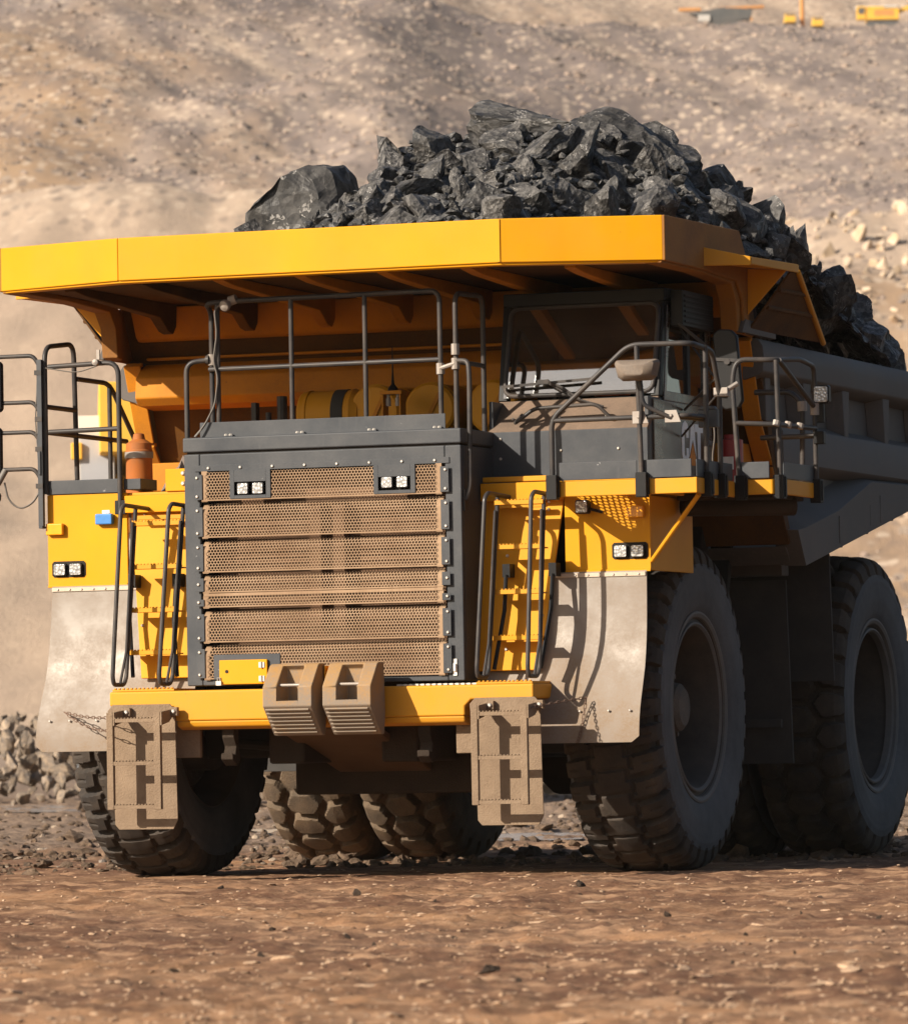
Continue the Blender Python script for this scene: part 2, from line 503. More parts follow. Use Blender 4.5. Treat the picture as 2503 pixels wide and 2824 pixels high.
# ------------------------------------------------------------------ rocks
def rock_mesh(name, mat, seed, sub=2, planes=9, jit=0.10, squash=(1, 1, 1), keep=0.45):
    """a ball split along random flat faces, then roughened"""
    r = np.random.default_rng(seed)
    bm = bmesh.new()
    bmesh.ops.create_icosphere(bm, subdivisions=sub, radius=1.0)
    V = np.array([v.co[:] for v in bm.verts])
    for _ in range(planes):
        n = r.normal(size=3); n /= np.linalg.norm(n)
        d = r.uniform(keep, keep + 0.35)
        e = np.maximum(0, V @ n - d)
        V -= e[:, None] * n[None, :]
    V /= np.abs(V).max(axis=0)[None, :] * 0.5 + 0.5 * np.abs(V).max()
    o = r.uniform(-50, 50, 3)
    for i, p in enumerate(V):
        q = Vector(p + o)
        V[i] *= 1 + jit * (mnoise.noise(q * 2.2) + 0.6 * mnoise.noise(q * 5.0))
    V += r.normal(size=V.shape) * jit * 0.12
    V *= np.array(squash)[None, :]
    for v, p in zip(bm.verts, V):
        v.co = p
    me = bpy.data.meshes.new(name)
    bm.to_mesh(me); bm.free()
    me.materials.append(mat)
    return me

def place_rock(name, me, loc, scale, label, cat, group, rot=None, rnd=random):
    o = bpy.data.objects.new(name, me)
    o.location = loc
    o.scale = scale if isinstance(scale, (tuple, list)) else (scale,) * 3
    o.rotation_euler = rot if rot is not None else (rnd.uniform(0, 6.28), rnd.uniform(0, 6.28), rnd.uniform(0, 6.28))
    col.objects.link(o)
    return tag(o, label, cat, group)

def merged_rocks(name, mat, items, sub=1, nvar=8, planes=8, jit=0.08, squash=(1, 1, 0.75)):
    """many small rocks in one mesh; items = (x, y, z, size)"""
    base = []
    for k in range(nvar):
        me = rock_mesh("tmp", mat, 900 + k, sub, planes, jit, squash)
        V = np.array([v.co[:] for v in me.vertices])
        F = np.array([p.vertices[:] for p in me.polygons])
        base.append((V, F))
        bpy.data.meshes.remove(me)
    vs, fs, o = [], [], 0
    for (x, y, z, s) in items:
        V, F = base[rng.integers(nvar)]
        a, b = rng.uniform(0, 6.28), rng.uniform(-0.5, 0.5)
        ca, sa, cb, sb = math.cos(a), math.sin(a), math.cos(b), math.sin(b)
        Rm = np.array([[ca, -sa, 0], [sa, ca, 0], [0, 0, 1]]) @ np.array([[1, 0, 0], [0, cb, -sb], [0, sb, cb]])
        W = (V * s * rng.uniform(0.7, 1.3, 3)) @ Rm.T + np.array([x, y, z])
        vs.append(W); fs.append(F + o); o += len(V)
    vs = np.concatenate(vs); fs = np.concatenate(fs)
    me = bpy.data.meshes.new(name)
    me.from_pydata(vs.tolist(), [], fs.tolist())
    me.materials.append(mat)
    ob = bpy.data.objects.new(name, me)
    col.objects.link(ob)
    return ob

# ------------------------------------------------------------------ terrain: one sheet in (d, w) = metres ahead of / right of the camera foot
FX, FY = -math.sin(YAW), math.cos(YAW)
GX, GY = math.cos(YAW), math.sin(YAW)
def dw_to_xy(d, w):
    return CAM.x + FX * d + GX * w, CAM.y + FY * d + GY * w
def xy_to_dw(x, y):
    dx, dy = x - CAM.x, y - CAM.y
    return dx * FX + dy * FY, dx * GX + dy * GY

def height(d, w):
    d = np.asarray(d, float); w = np.asarray(w, float)
    X, Y = dw_to_xy(d, w)
    a = w / np.maximum(d, 1) * 10.94          # lateral angle, about -0.9..0.9 in view
    # haul road: ruts and small lumps, calm under the wheels
    rough = 0.030 * fbm(X * 0.55, Y * 0.55, 3) + 0.040 * fbm(X * 1.9, Y * 1.9, 4, 0.6)
    rough += 0.045 * np.maximum(0, fbm(X * 4.3 + 40, Y * 4.3, 3, 0.6)) ** 1.5
    calm = np.exp(-(((X) / 4.0) ** 4 + ((Y - 2.6) / 5.0) ** 4))
    near = rough * (1 - 0.72 * calm) - 0.012
    mud = sst(57, 63, d) * (1 - sst(140, 200, d))
    near += mud * (0.10 * fbm(X * 0.9, Y * 0.9, 4, 0.6) + 0.05 * np.abs(fbm(X * 3.1, Y * 3.1, 3, 0.6)))
    # pit floor rises gently, then slopes and benches
    z = near * (1 - sst(150, 260, d)) + 0.8 * sst(118, 400, d)
    warp = 14 * fbm(X * 0.012, Y * 0.012, 3) + 5 * fbm(X * 0.05, Y * 0.05, 3)
    dd = d + warp
    rim1 = 57.0 - 7.0 * np.exp(-((a - 0.45) / 0.35) ** 2) + 1.8 * fbm(w * 0.06, d * 0.01, 3)
    rim2 = 117.0 + 6.5 * (1 - sst(-0.15, 0.10, a)) - 2.6 * sst(0.05, 0.5, a)
    s1 = np.clip((dd - 400) / 160, 0, 1)
    s2 = np.clip((dd - 640) / 240, 0, 1)
    s3 = np.clip((d - 960) / 260, 0, 1)
    z = z + (rim1 - 1) * s1 + (rim2 - rim1) * s2 + 80 * s3
    far = sst(300, 420, d)
    lowr = 1 - 0.6 * (1 - sst(540, 620, d))
    dusty = (1 - sst(520, 556, d)) * sst(.05, -.35, a)  # relief smoothed where painted haze covers the lower left slope
    lowr = lowr * (1 - .7 * dusty)
    z += far * lowr * (1.3 * fbm(X * 0.045, Y * 0.045, 3, 0.5) + 1.0 * fbm((w + .35 * d) * 0.10, d * 0.012, 3))
    return z

def ground_z(x, y):
    d, w = xy_to_dw(x, y)
    return float(height(np.array([d]), np.array([w]))[0])

def grid_mesh(name, D, S, mat, half):
    dd = np.repeat(D[:, None], len(S), 1)
    ww = (0.34 * S + 0.66 * S ** 3)[None, :] * half(dd) + (S ** 7)[None, :] * 0.5 * np.maximum(0, dd - 100)
    zz = height(dd, ww)
    X, Y = dw_to_xy(dd, ww)
    V = np.stack([X, Y, zz], -1).reshape(-1, 3).astype(np.float32)
    n, m = len(D), len(S)
    idx = np.arange(n * m).reshape(n, m)
    F = np.stack([idx[:-1, :-1], idx[:-1, 1:], idx[1:, 1:], idx[1:, :-1]], -1).reshape(-1, 4).astype(np.int32)
    me = bpy.data.meshes.new(name)
    me.vertices.add(len(V)); me.vertices.foreach_set("co", V.ravel())
    me.loops.add(F.size); me.loops.foreach_set("vertex_index", F.ravel())
    me.polygons.add(len(F))
    me.polygons.foreach_set("loop_start", np.arange(0, F.size, 4, dtype=np.int32))
    me.update(calc_edges=True)
    me.shade_smooth()
    me.materials.append(mat)
    o = bpy.data.objects.new(name, me)
    col.objects.link(o)
    return o, dd, ww

def ground_mat():
    m, t, b = nt("haul_road_dirt")
    c = coords(t)
    big = noise(t, c, 0.16, 5, 0.6)
    mid = noise(t, c, 0.9, 7, 0.65)
    fine = noise(t, c, 9.0, 6, 0.7)
    c1 = mixc(t, ramp(t, mid, 0.36, 0.66), (0.180, 0.088, 0.042), (0.335, 0.186, 0.096))
    c2 = mixc(t, ramp(t, big, 0.38, 0.62), c1, (0.185, 0.105, 0.066))
    med = noise(t, c, 2.2, 5, 0.65)
    band = noise(t, c, 0.30, 4, 0.55)
    c2 = mixc(t, ramp(t, band, 0.44, 0.56), c2, (0.150, 0.075, 0.042))
    c2 = mixc(t, ramp(t, band, 0.43, 0.34), c2, (0.36, 0.195, 0.100))
    c2 = mixc(t, ramp(t, med, 0.50, 0.66, 0, 0.9), c2, (0.43, 0.255, 0.145))
    c2 = mixc(t, ramp(t, med, 0.46, 0.32, 0, 0.8), c2, (0.105, 0.052, 0.029))
    c3 = mixc(t, ramp(t, fine, 0.54, 0.70, 0, 0.6), c2, (0.44, 0.27, 0.155))
    c3 = mixc(t, ramp(t, fine, 0.42, 0.28, 0, 0.6), c3, (0.10, 0.052, 0.030))
    # greyer, wetter mud behind the truck
    cam = N(t, "ShaderNodeVectorMath", operation='DOT_PRODUCT')
    t.links.new(c, cam.inputs[0]); cam.inputs[1].default_value = (FX, FY, 0)
    off = CAM.x * FX + CAM.y * FY
    dist = mth(t, 'ADD', cam.outputs["Value"], mth(t, 'MULTIPLY', mth(t, 'SUBTRACT', mid, 0.5), 14.0))
    wet = ramp(t, dist, off + 57, off + 68)
    g = mixc(t, ramp(t, fine, 0.35, 0.65), (0.125, 0.085, 0.060), (0.29, 0.205, 0.145))
    c4 = mixc(t, wet, c3, g)
    far = ramp(t, dist, off + 125, off + 230)
    c5 = mixc(t, far, c4, mixc(t, ramp(t, big, 0.4, 0.6), (0.25, 0.18, 0.135), (0.33, 0.25, 0.185)))
    t.links.new(c5, b.inputs["Base Color"])
    b.inputs["Roughness"].default_value = 0.92
    b.inputs["Specular IOR Level"].default_value = 0.2
    bump(t, b, noise(t, c, 16.0, 6, 0.75), 0.7, 0.03)
    return m

def hill_mat():
    m, t, b = nt("spoil_slope_dirt")
    c = coords(t)
    big = noise(t, c, 0.012, 5, 0.6)
    mid = noise(t, c, 0.06, 7, 0.65)
    dl = N(t, "ShaderNodeVectorMath", operation='DOT_PRODUCT'); t.links.new(c, dl.inputs[0]); dl.inputs[1].default_value = (GX, GY, 0)
    df = N(t, "ShaderNodeVectorMath", operation='DOT_PRODUCT'); t.links.new(c, df.inputs[0]); df.inputs[1].default_value = (FX * .42, FY * .42, .42)
    cx3 = N(t, "ShaderNodeCombineXYZ"); t.links.new(dl.outputs["Value"], cx3.inputs[0]); t.links.new(df.outputs["Value"], cx3.inputs[1])
    cs = cx3.outputs[0]                     # coordinates laid along the slope
    fine = noise(t, cs, 0.9, 6, 0.75)
    at = N(t, "ShaderNodeAttribute", attribute_name="tone")
    sp = N(t, "ShaderNodeSeparateColor")
    t.links.new(at.outputs["Color"], sp.inputs[0])
    base = mixc(t, ramp(t, mid, 0.35, 0.65), (0.215, 0.170, 0.148), (0.315, 0.250, 0.213))
    base = mixc(t, mth(t, 'MULTIPLY', sp.outputs[0], ramp(t, mid, 0.25, 0.7, 0.35, 0.8)), base, (0.37, 0.225, 0.105))      # ochre clay
    base = mixc(t, mth(t, 'MULTIPLY', sp.outputs[1], ramp(t, mid, 0.7, 0.25, 0.6, 1.1)), base, (0.135, 0.108, 0.100))      # grey overburden
    base = mixc(t, mth(t, 'MULTIPLY', sp.outputs[2], ramp(t, fine, 0.3, 0.7, 0.5, 1.2)), base, (0.43, 0.325, 0.240))       # pale broken rock, plus painted haze low on the left
    v = N(t, "ShaderNodeTexVoronoi")
    v.inputs["Scale"].default_value = 0.95
    v.inputs["Randomness"].default_value = 1.0
    t.links.new(cs, v.inputs["Vector"])
    hv = N(t, "ShaderNodeSeparateColor")
    t.links.new(v.outputs["Color"], hv.inputs[0])
    sp1 = ramp(t, hv.outputs[0], 0.72, 0.84, 0, 0.7)
    sp2 = ramp(t, hv.outputs[1], 0.74, 0.86, 0, 0.6)
    inside = ramp(t, v.outputs["Distance"], 0.75, 0.45)
    base = mixc(t, mth(t, 'MULTIPLY', sp1, inside), base, (0.52, 0.41, 0.31))
    base = mixc(t, mth(t, 'MULTIPLY', sp2, inside), base, (0.15, 0.12, 0.105))
    haze_col = mixc(t, ramp(t, big, .35, .65), (0.30, 0.222, 0.165), (0.36, 0.27, 0.195))  # flat tone standing in for airborne haze before the slope
    base = mixc(t, mth(t, 'MULTIPLY', at.outputs["Alpha"], .8), base, haze_col)
    t.links.new(base, b.inputs["Base Color"])
    b.inputs["Roughness"].default_value = 0.95
    b.inputs["Specular IOR Level"].default_value = 0.1
    bump(t, b, noise(t, cs, 2.4, 5, 0.75), 0.6, 0.3)
    return m

D1 = np.concatenate([np.arange(4, 20, 1.0), np.arange(20, 62, 0.07), np.arange(62, 120, 0.16), 120 * 1.008 ** np.arange(0, 144)])
D1 = D1[D1 < 372]
D2 = np.concatenate([[D1[-1]], D1[-1] * 1.0045 ** np.arange(1, 290)])
S = np.linspace(-1, 1, 401)
half = lambda d: 9 + 0.155 * d
g1, _, _ = grid_mesh("ground", D1, S, ground_mat(), half)
tag(g1, "brown dirt haul road of the mine scattered with stones", "ground", kind="structure")
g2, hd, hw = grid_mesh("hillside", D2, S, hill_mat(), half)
tag(g2, "grey and tan spoil slopes of the mine pit rising behind the truck", "hillside", kind="structure")
a = hw / hd * 10.94
nz = fbm(hw * 0.03, hd * 0.012, 4)
tone = np.zeros(hd.shape + (4,), np.float32)
stk = fbm((hw + .42 * hd) * 0.11, hd * 0.008 + 5, 4, .6)
stk2 = fbm((hw + .42 * hd) * 0.30, hd * 0.014 + 9, 3, .6)
ups = sst(630, 665, hd)                                   # the upper slope above the bench
edge = -0.36 + 0.36 * (845 - hd) / 155
tone[..., 0] = np.clip(1.0 * sst(-0.48, -0.85, a + 0.3 * nz) * sst(645, 700, hd) * (1 - sst(800, 850, hd))
                       + 0.9 * sst(0.42, 0.75, a + .2 * nz) * (1 - sst(525, 552, hd))
                       + 0.55 * sst(0.10, 0.45, nz) * ups + 0.5 * sst(905, 950, hd), 0, 1)
tone[..., 1] = np.clip(sst(edge - .10, edge + .10, a + 0.25 * nz + .10 * stk) * (1 - .75 * sst(0.25, 0.65, a + .3 * nz)) * sst(655, 700, hd) * (1 - sst(876, 890, hd))
                       + 1.4 * np.maximum(0, stk - .04) + .8 * np.maximum(0, stk2 - .12)
                       + .55 * sst(0.2, 0.4, nz + .3 * stk) * (1 - sst(500, 560, hd)) * sst(-.2, -.45, a), 0, 1)
tone[..., 2] = np.clip(sst(526, 548, hd + 8 * nz) * (1 - sst(572, 610, hd)) + 0.75 * (1 - sst(470, 550, hd)) * sst(0.1, -0.5, a)
                       + 1.4 * np.maximum(0, -stk - .06) * (1 - .5 * tone[..., 1]) + .5 * np.maximum(0, -stk2 - .12) + 0.7 * sst(1000, 1060, hd), 0, 1)
tone[..., 3] = np.clip((1 - sst(520, 556, hd)) * sst(.05, -.35, a + .15 * nz), 0, 1)  # alpha masks the painted haze
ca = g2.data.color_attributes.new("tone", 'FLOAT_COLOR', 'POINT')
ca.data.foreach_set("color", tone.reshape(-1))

# ------------------------------------------------------------------ the mining truck (x across, y towards its tail, z up; front axle at y = 0.1)
truck = tag(empty("mining_truck"), "huge yellow mining haul truck loaded with coal, facing the viewer with dark grille", "mining truck")
HY = -2.13          # plane of the hood front

# ---- wheels
def tyre_mesh(name, mat, mat2, kind, npitch, nst, seed):
    Rc, hwid = 1.50, 0.475
    key = [(-.34, .84), (-.40, .86), (-.445, .94), (-.475, 1.07), (-.478, 1.20), (-.474, 1.255), (-.484, 1.262), (-.484, 1.275), (-.470, 1.285), (-.468, 1.33), (-.445, 1.43), (-.40, 1.485), (-.30, 1.515), (0, 1.535)]
    key = key + [(-x, r) for x, r in key[-2::-1]]
    K = np.array(key)
    seg = np.r_[0, np.cumsum(np.linalg.norm(np.diff(K, axis=0), axis=1))]
    i0, i1 = 9, len(K) - 10
    s = np.concatenate([np.linspace(0, seg[i0], 22)[:-1], np.linspace(seg[i0], seg[i1], 60), np.linspace(seg[i1], seg[-1], 22)[1:]])
    x, r = np.interp(s, seg, K[:, 0]), np.interp(s, seg, K[:, 1])
    q = np.clip((s - seg[len(K) // 2]) / (seg[i1] - seg[len(K) // 2]), -1.3, 1.3)      # -1..1 over the tread
    arc = seg[i1] - seg[len(K) // 2]
    nth = npitch * nst
    th = np.arange(nth) / nth * 2 * np.pi
    T, Q = np.meshgrid(th, q, indexing='ij')
    P = T * npitch / (2 * np.pi)
    rr = np.random.default_rng(seed)
    if kind == 'front':
        side = np.sign(Q); A = np.abs(Q)
        u = (P + 0.45 * (A - 0.3) * side + 0.12 * np.sin(A * 3)) % 1.0
        g1_ = sst(0.18, 0.14, np.minimum(u, 1 - u)) * sst(0.27, 0.34, A)
        zig = 0.30 + 0.035 * np.sign(np.sin(2 * np.pi * P))
        g2_ = sst(0.050, 0.028, np.abs(A - zig)) * 0.55
        uc = (P + 0.5 + 0.25 * Q) % 1.0
        g3_ = sst(0.10, 0.06, np.minimum(uc, 1 - uc)) * sst(0.32, 0.26, A) * 0.35
        g = np.maximum(np.maximum(g1_, g2_), g3_)
        g = np.maximum(g, .22 * sst(.06, .03, np.abs(u - .5)) * sst(.10, .07, np.abs(A - .62)))
        dep = 0.068 * sst(1.03, 0.97, A)
    else:
        cell = 2 * np.pi * Rc / npitch
        best = np.full(Q.shape, 9.0); second = best.copy()
        colsx = [-0.66, 0.0, 0.66]
        for ci, cxq in enumerate(colsx):
            for k in range(-1, npitch + 1):
                off = 0.5 * (ci % 2)
                jx, jy = rr.uniform(-.05, .05), rr.uniform(-.08, .08)
                dy = (P - (k + off + jy)) * cell
                m_ = np.abs(dy) < cell * 1.6
                dx = (Q - cxq - jx) * arc * 1.0
                dd_ = np.where(m_, np.sqrt((dx * 0.82) ** 2 + dy ** 2), 9.0)
                second = np.minimum(second, np.maximum(best, dd_)); best = np.minimum(best, dd_)
        g = sst(0.085, 0.045, second - best)
        A = np.abs(Q)
        dep = 0.085 * sst(1.02, 0.90, A)
    lump = 0.003 * fbm(P * 1.7, Q * 4, 3)
    hgt = -g * dep + lump * (A < 1.0)
    # displace inwards along the profile normal
    dx_, dr_ = np.gradient(x), np.gradient(r)
    L = np.hypot(dx_, dr_); nx, nr = -dr_ / L, dx_ / L
    XX = x[None, :] + hgt * nx[None, :]
    RR = r[None, :] + hgt * nr[None, :]
    V = np.stack([XX, RR * np.cos(T), RR * np.sin(T)], -1).reshape(-1, 3)
    n, m = nth, len(s)
    idx = np.arange(n * m).reshape(n, m); nxt = np.roll(idx, -1, 0)
    F = np.stack([idx[:, :-1], idx[:, 1:], nxt[:, 1:], nxt[:, :-1]], -1).reshape(-1, 4)
    me = bpy.data.meshes.new(name)
    me.from_pydata(V.tolist(), [], F.tolist())
    me.materials.append(mat); me.materials.append(mat2)
    qa = np.abs(q[:-1] + q[1:]) / 2
    me.polygons.foreach_set("material_index", np.tile((qa < 1.0).astype(np.int32), n))
    me.shade_smooth(); me.set_sharp_from_angle(angle=R(28))
    return me

TY_F = tyre_mesh("tyre", RUBBER, TREAD, 'front', 38, 22, 3)
TY_R = tyre_mesh("tyre", RUBBER_MUD, RUBBER_MUD, 'rear', 30, 20, 4)
TY_R2 = tyre_mesh("tyre", RUBBER, TREAD, 'rear', 30, 20, 4)

def rim_mb(front):
    b = MB()
    if front:
        prof = [(.30, .87), (.39, .885), (.415, .87), (.40, .83), (.375, .825), (.38, .79), (.40, .775), (.385, .75), (.30, .715), (.05, .69), (-.16, .67), (-.20, .62), (-.20, .50), (-.14, .46), (-.12, .32)]
    else:
        prof = [(.30, .87), (.41, .885), (.43, .87), (.40, .835), (.37, .80), (.28, .77), (.05, .735), (-.05, .72), (-.07, .62), (-.02, .58), (-.02, .36), (.10, .33), (.12, .02)]
    b.lathe(prof, (0, 0, 0), (1, 0, 0), 56, cap=False)
    for k in range(24):
        a = 2 * math.pi * k / 24
        rr_ = 0.56 if front else 0.66
        b.cyl((-.21 if front else -.07, rr_ * math.cos(a), rr_ * math.sin(a)), (-.15 if front else -.005, rr_ * math.cos(a), rr_ * math.sin(a)), .022, 6)
    return b
def inner_rim_mb():
    b = MB()
    b.lathe([(-.30, .87), (-.40, .885), (-.41, .86), (-.34, .78), (-.1, .72), (-.05, .55), (-.05, .3), (-.45, .28), (-.45, .02)], (0, 0, 0), (1, 0, 0), 48, cap=False)
    return b

WY, RWY = 0.11, 5.40
RIMF = rim_mb(True); RIMR = rim_mb(False)
proto_hub = {}
def wheel(x, y, ty, rimb, flip, spin, z=1.505):
    h = MB()
    h.lathe([(-.42, .52), (.0, .52), (.02, .30), (.02, .02)], (0, 0, 0), (1, 0, 0), 28)
    hub = h.build("wheel", RIM, truck)
    hub.location = (x, y, z)
    hub.rotation_euler = (spin, 0, math.pi if flip else 0)
    t = bpy.data.objects.new("tyre", ty); col.objects.link(t); t.parent = hub
    rb = rimb.build("rim", RIM, hub)
    rg = MB(); rg.lathe([(.33, .872), (.405, .892), (.428, .888), (.432, .868), (.418, .838), (.385, .826), (.36, .84)], (0, 0, 0), (1, 0, 0), 56, cap=False)
    rg.lathe([(.34, .80), (.405, .787), (.41, .772), (.39, .752), (.33, .745)], (0, 0, 0), (1, 0, 0), 56, cap=False)
    rg.build("rim_ring", RINGM, hub)
    hb = MB()
    if rimb is RIMF:
        hb.lathe([(-.18, .36), (.06, .34), (.12, .30), (.14, .24), (.24, .22), (.28, .17), (.28, .02)], (0, 0, 0), (1, 0, 0), 24)
        for k in range(12):
            a = 2 * math.pi * k / 12
            hb.cyl((.10, .31 * math.cos(a), .31 * math.sin(a)), (.155, .31 * math.cos(a), .31 * math.sin(a)), .026, 6)
    else:
        hb.lathe([(-.06, .60), (-.01, .585), (-.01, .40), (.03, .37), (.10, .34), (.13, .25), (.13, .02)], (0, 0, 0), (1, 0, 0), 28)
        for k in range(28):
            a = 2 * math.pi * k / 28
            hb.cyl((-.02, .50 * math.cos(a), .50 * math.sin(a)), (.025, .50 * math.cos(a), .50 * math.sin(a)), .020, 6)
    hb.build("hub", HUBM, hub)
    ir = inner_rim_mb().build("rim", RIM, hub)
    return hub
wheel(2.43, WY, TY_F, RIMF, False, 0.13)
wheel(-2.43, WY, TY_F, RIMF, True, 0.55)
for x, f, tm, sp in ((2.68, False, TY_R2, 0.2), (1.62, False, TY_R2, 0.5), (-1.62, True, TY_R, 0.9), (-2.68, True, TY_R, 0.3)):
    wheel(x, RWY, tm, RIMR, f, sp)

# ---- chassis
b = MB()
for s in (-1, 1):
    b.box(s * .55 - .18, s * .55 + .18, -1.7, 7.6, 1.05, 1.85)
b.box(-.9, .9, -.6, 0.9, .75, 1.6)
b.box(-.37, .37, 1.8, 2.3, 1.1, 1.75)
b.box(-.37, .37, 3.6, 4.1, 1.1, 1.75)
b.box(-1.3, 1.3, -1.0, 2.2, 1.9, 3.3)
chassis = b.build("chassis_frame", CHASSIS, truck, 0.03)
b = MB()
b.cyl((-2.05, WY, 1.45), (2.05, WY, 1.45), .26, 16)
for s in (-1, 1):
    b.box(s * 1.55 - .35, s * 1.55 + .35, -.35, .55, 1.1, 2.5)
b.build("front_axle", SHADE_DARK, truck, 0.03)
b = MB()
b.lathe([(-1.15, .5), (-.55, .62), (-.3, .85), (.3, .85), (.55, .62), (1.15, .5)], (0, RWY, 1.5), (1, 0, 0), 28)
b.build("rear_axle", CHASSIS, truck)
b = MB()        # sloping guard plate under the engine
b.prism([(-2.18, 1.42), (-2.1, 1.42), (-.2, .93), (2.2, .86), (2.2, .80), (-.25, .87), (-2.18, 1.36)], 'x', -.46, .46)
b.prism([(-2.0, 1.50), (-.2, 1.40), (2.2, 1.4), (2.2, .9), (-.2, .95), (-2.0, 1.38)], 'x', -.40, .40)
b.build("belly_guard", surf("dusty_brown_guard", (0.085, 0.048, 0.025), (0.13, 0.085, 0.05), 0.2, 0.8, 0.85, scale=3, bstr=0.4), truck, 0.02)
for s in (-1, 1):
    b = MB()
    b.prism([(-2.14, 1.42), (-2.02, 1.42), (-2.02, 1.22), (-1.98, 1.10), (-2.06, 1.04), (-2.17, 1.10), (-2.17, 1.16), (-2.11, 1.14), (-2.08, 1.22), (-2.14, 1.30)], 'x', s * .95 - .06, s * .95 + .06)
    b.build("tow_hook", CHASSIS, truck, 0.01)
    b = MB()
    b.box(s * 1.36 - .12, s * 1.36 + .12, -2.1, -2.04, 1.12, 1.44)
    b.build("tie_bracket", DUSTY, truck, 0.01)
    # hydraulic struts and steering tie rods in the dark under the deck
    b = MB()
    b.cyl((s * 1.75, .12, 1.3), (s * 1.60, .25, 3.3), .17, 14)
    b.cyl((s * 1.60, -.55, 1.25), (s * .4, -.45, 1.15), .05, 8)
    b.build("suspension_strut", SHADE_DARK, truck)
    # rubber sheets behind the front wheel and before the rear wheels
    b = MB()
    b.quadplate((s * 1.9, 2.70, 2.73), (s * 2.96, 2.70, 2.73), (s * 2.98, 2.78, .95), (s * 1.9, 2.78, .95), .03)
    b.box(min(s * 2.0, s * 2.9), max(s * 2.0, s * 2.9), 2.65, 2.70, 1.30, 1.38)
    b.build("mud_flap", FLAPRUB, truck, 0.004)
    b = MB()
    b.quadplate((s * 1.2, 3.42, 3.0), (s * 3.2, 3.42, 3.0), (s * 3.22, 3.44, 1.75), (s * 1.2, 3.44, 1.75), .03)
    b.build("mud_flap", FLAPRUB, truck, 0.004)
    b = MB()        # struts and hoses between the rubber sheets and the body
    b.obox((s * 2.45, 2.2, 2.85), (1, 0, 0), (0, .35, 1), (0, 1, -.35), (.10, .75, .05))
    b.obox((s * 2.15, 1.9, 2.7), (1, 0, 0), (0, .2, 1), (0, 1, -.2), (.22, .65, .12))
    b.build("body_prop", SHADE_DARK, truck, 0.01)
    b = MB()
    b.quadplate((s * 2.3, 1.2, 3.42), (s * 2.85, 1.5, 3.40), (s * 2.9, 3.0, 3.20), (s * 2.3, 2.6, 3.30), .02)
    b.build("splash_plate", FLAPRUB, truck)
b = MB()
b.cyl((1.9, 1.2, 2.3), (1.9, 2.5, 2.3), .42, 24)
b.cyl((-1.9, 1.2, 2.3), (-1.9, 2.5, 2.3), .42, 24)
b.build("fuel_tank", SHADE_DARK, truck, 0.02)

# ---- bumper
b = MB()
b.prism([(-2.05, 1.735), (2.05, 1.735), (2.05, 1.60), (1.46, 1.60), (1.40, 1.54), (1.40, 1.455), (-1.40, 1.455), (-1.40, 1.54), (-1.46, 1.60), (-2.05, 1.60)], 'y', -2.30, -1.55)
b.prism([(-2.295, 1.457), (-2.27, 1.40), (-2.18, 1.375), (-1.6, 1.375), (-1.6, 1.457)], 'x', -1.395, 1.395)
bumper = b.build("bumper", YEL_DIRTY, truck, 0.02)
for s in (-1, 1):
    b = MB()
    x0, x1 = (1.50, 2.03) if s > 0 else (-2.03, -1.42)
    b.box(x0, x1, -2.27, -1.75, 1.737, 1.757)
    k = x0 + .02
    while k < x1 - .02:
        b.box(k, k + .022, -2.278, -2.255, 1.757, 1.768)
        k += .04
    b.build("step_tread", YEL_DIRTY, bumper, 0.003)
b = MB()
k = .72
while k < 1.45:
    b.box(k, k + .03, -2.17, -2.15, 1.737, 1.752)
    k += .055
b.box(.7, 1.47, -2.15, -2.13, 1.737, 1.750)
b.build("grip_strip", BOLT, bumper)

# ---- hood: shell, cap, kick plate, grille
b = MB()
for s in (-1, 1):
    b.box(min(s * 1.19, s * 1.345), max(s * 1.19, s * 1.345), HY, HY + .05, 1.775, 3.895)
    b.box(min(s * 1.315, s * 1.345), max(s * 1.315, s * 1.345), HY + .05, -1.22, 1.775, 3.895)
b.box(-1.19, 1.19, HY, HY + .05, 3.745, 3.895)
b.box(-1.19, 1.19, HY, HY + .05, 1.775, 1.83)
b.box(-1.315, 1.315, -1.30, -1.22, 1.775, 3.895)
b.box(-1.315, 1.315, HY + .05, -1.30, 3.86, 3.895)
hood = b.build("hood", GREY, truck, 0.012)
b = MB()
b.box(-1.352, 1.352, HY - .012, -1.21, 3.912, 4.048)
b.build("hood_cap", GREY, hood, 0.015)
b = MB()
b.box(-1.32, 1.32, HY + .02, -1.23, 3.893, 3.914)
b.build("hood_seal", SHADE_DARK, hood)
b = MB()
b.box(-1.24, 1.15, -1.985, -1.973, 4.05, 4.192)
b.box(-1.24, -1.22, -1.973, -1.3, 4.05, 4.192)
for x in (-.95, -.25, .45, 1.08):
    b.box(x - .05, x + .05, -2.03, -1.985, 4.05, 4.062)
b.build("kick_plate", GREY, hood, 0.003)
b = MB()
for x in (-.95, -.25, .45, 1.08):
    b.bolt((x - .02, -2.01, 4.062), (0, 0, 1), .02); b.bolt((x + .025, -2.01, 4.062), (0, 0, 1), .02)
b.build("bolt", BOLT, hood)

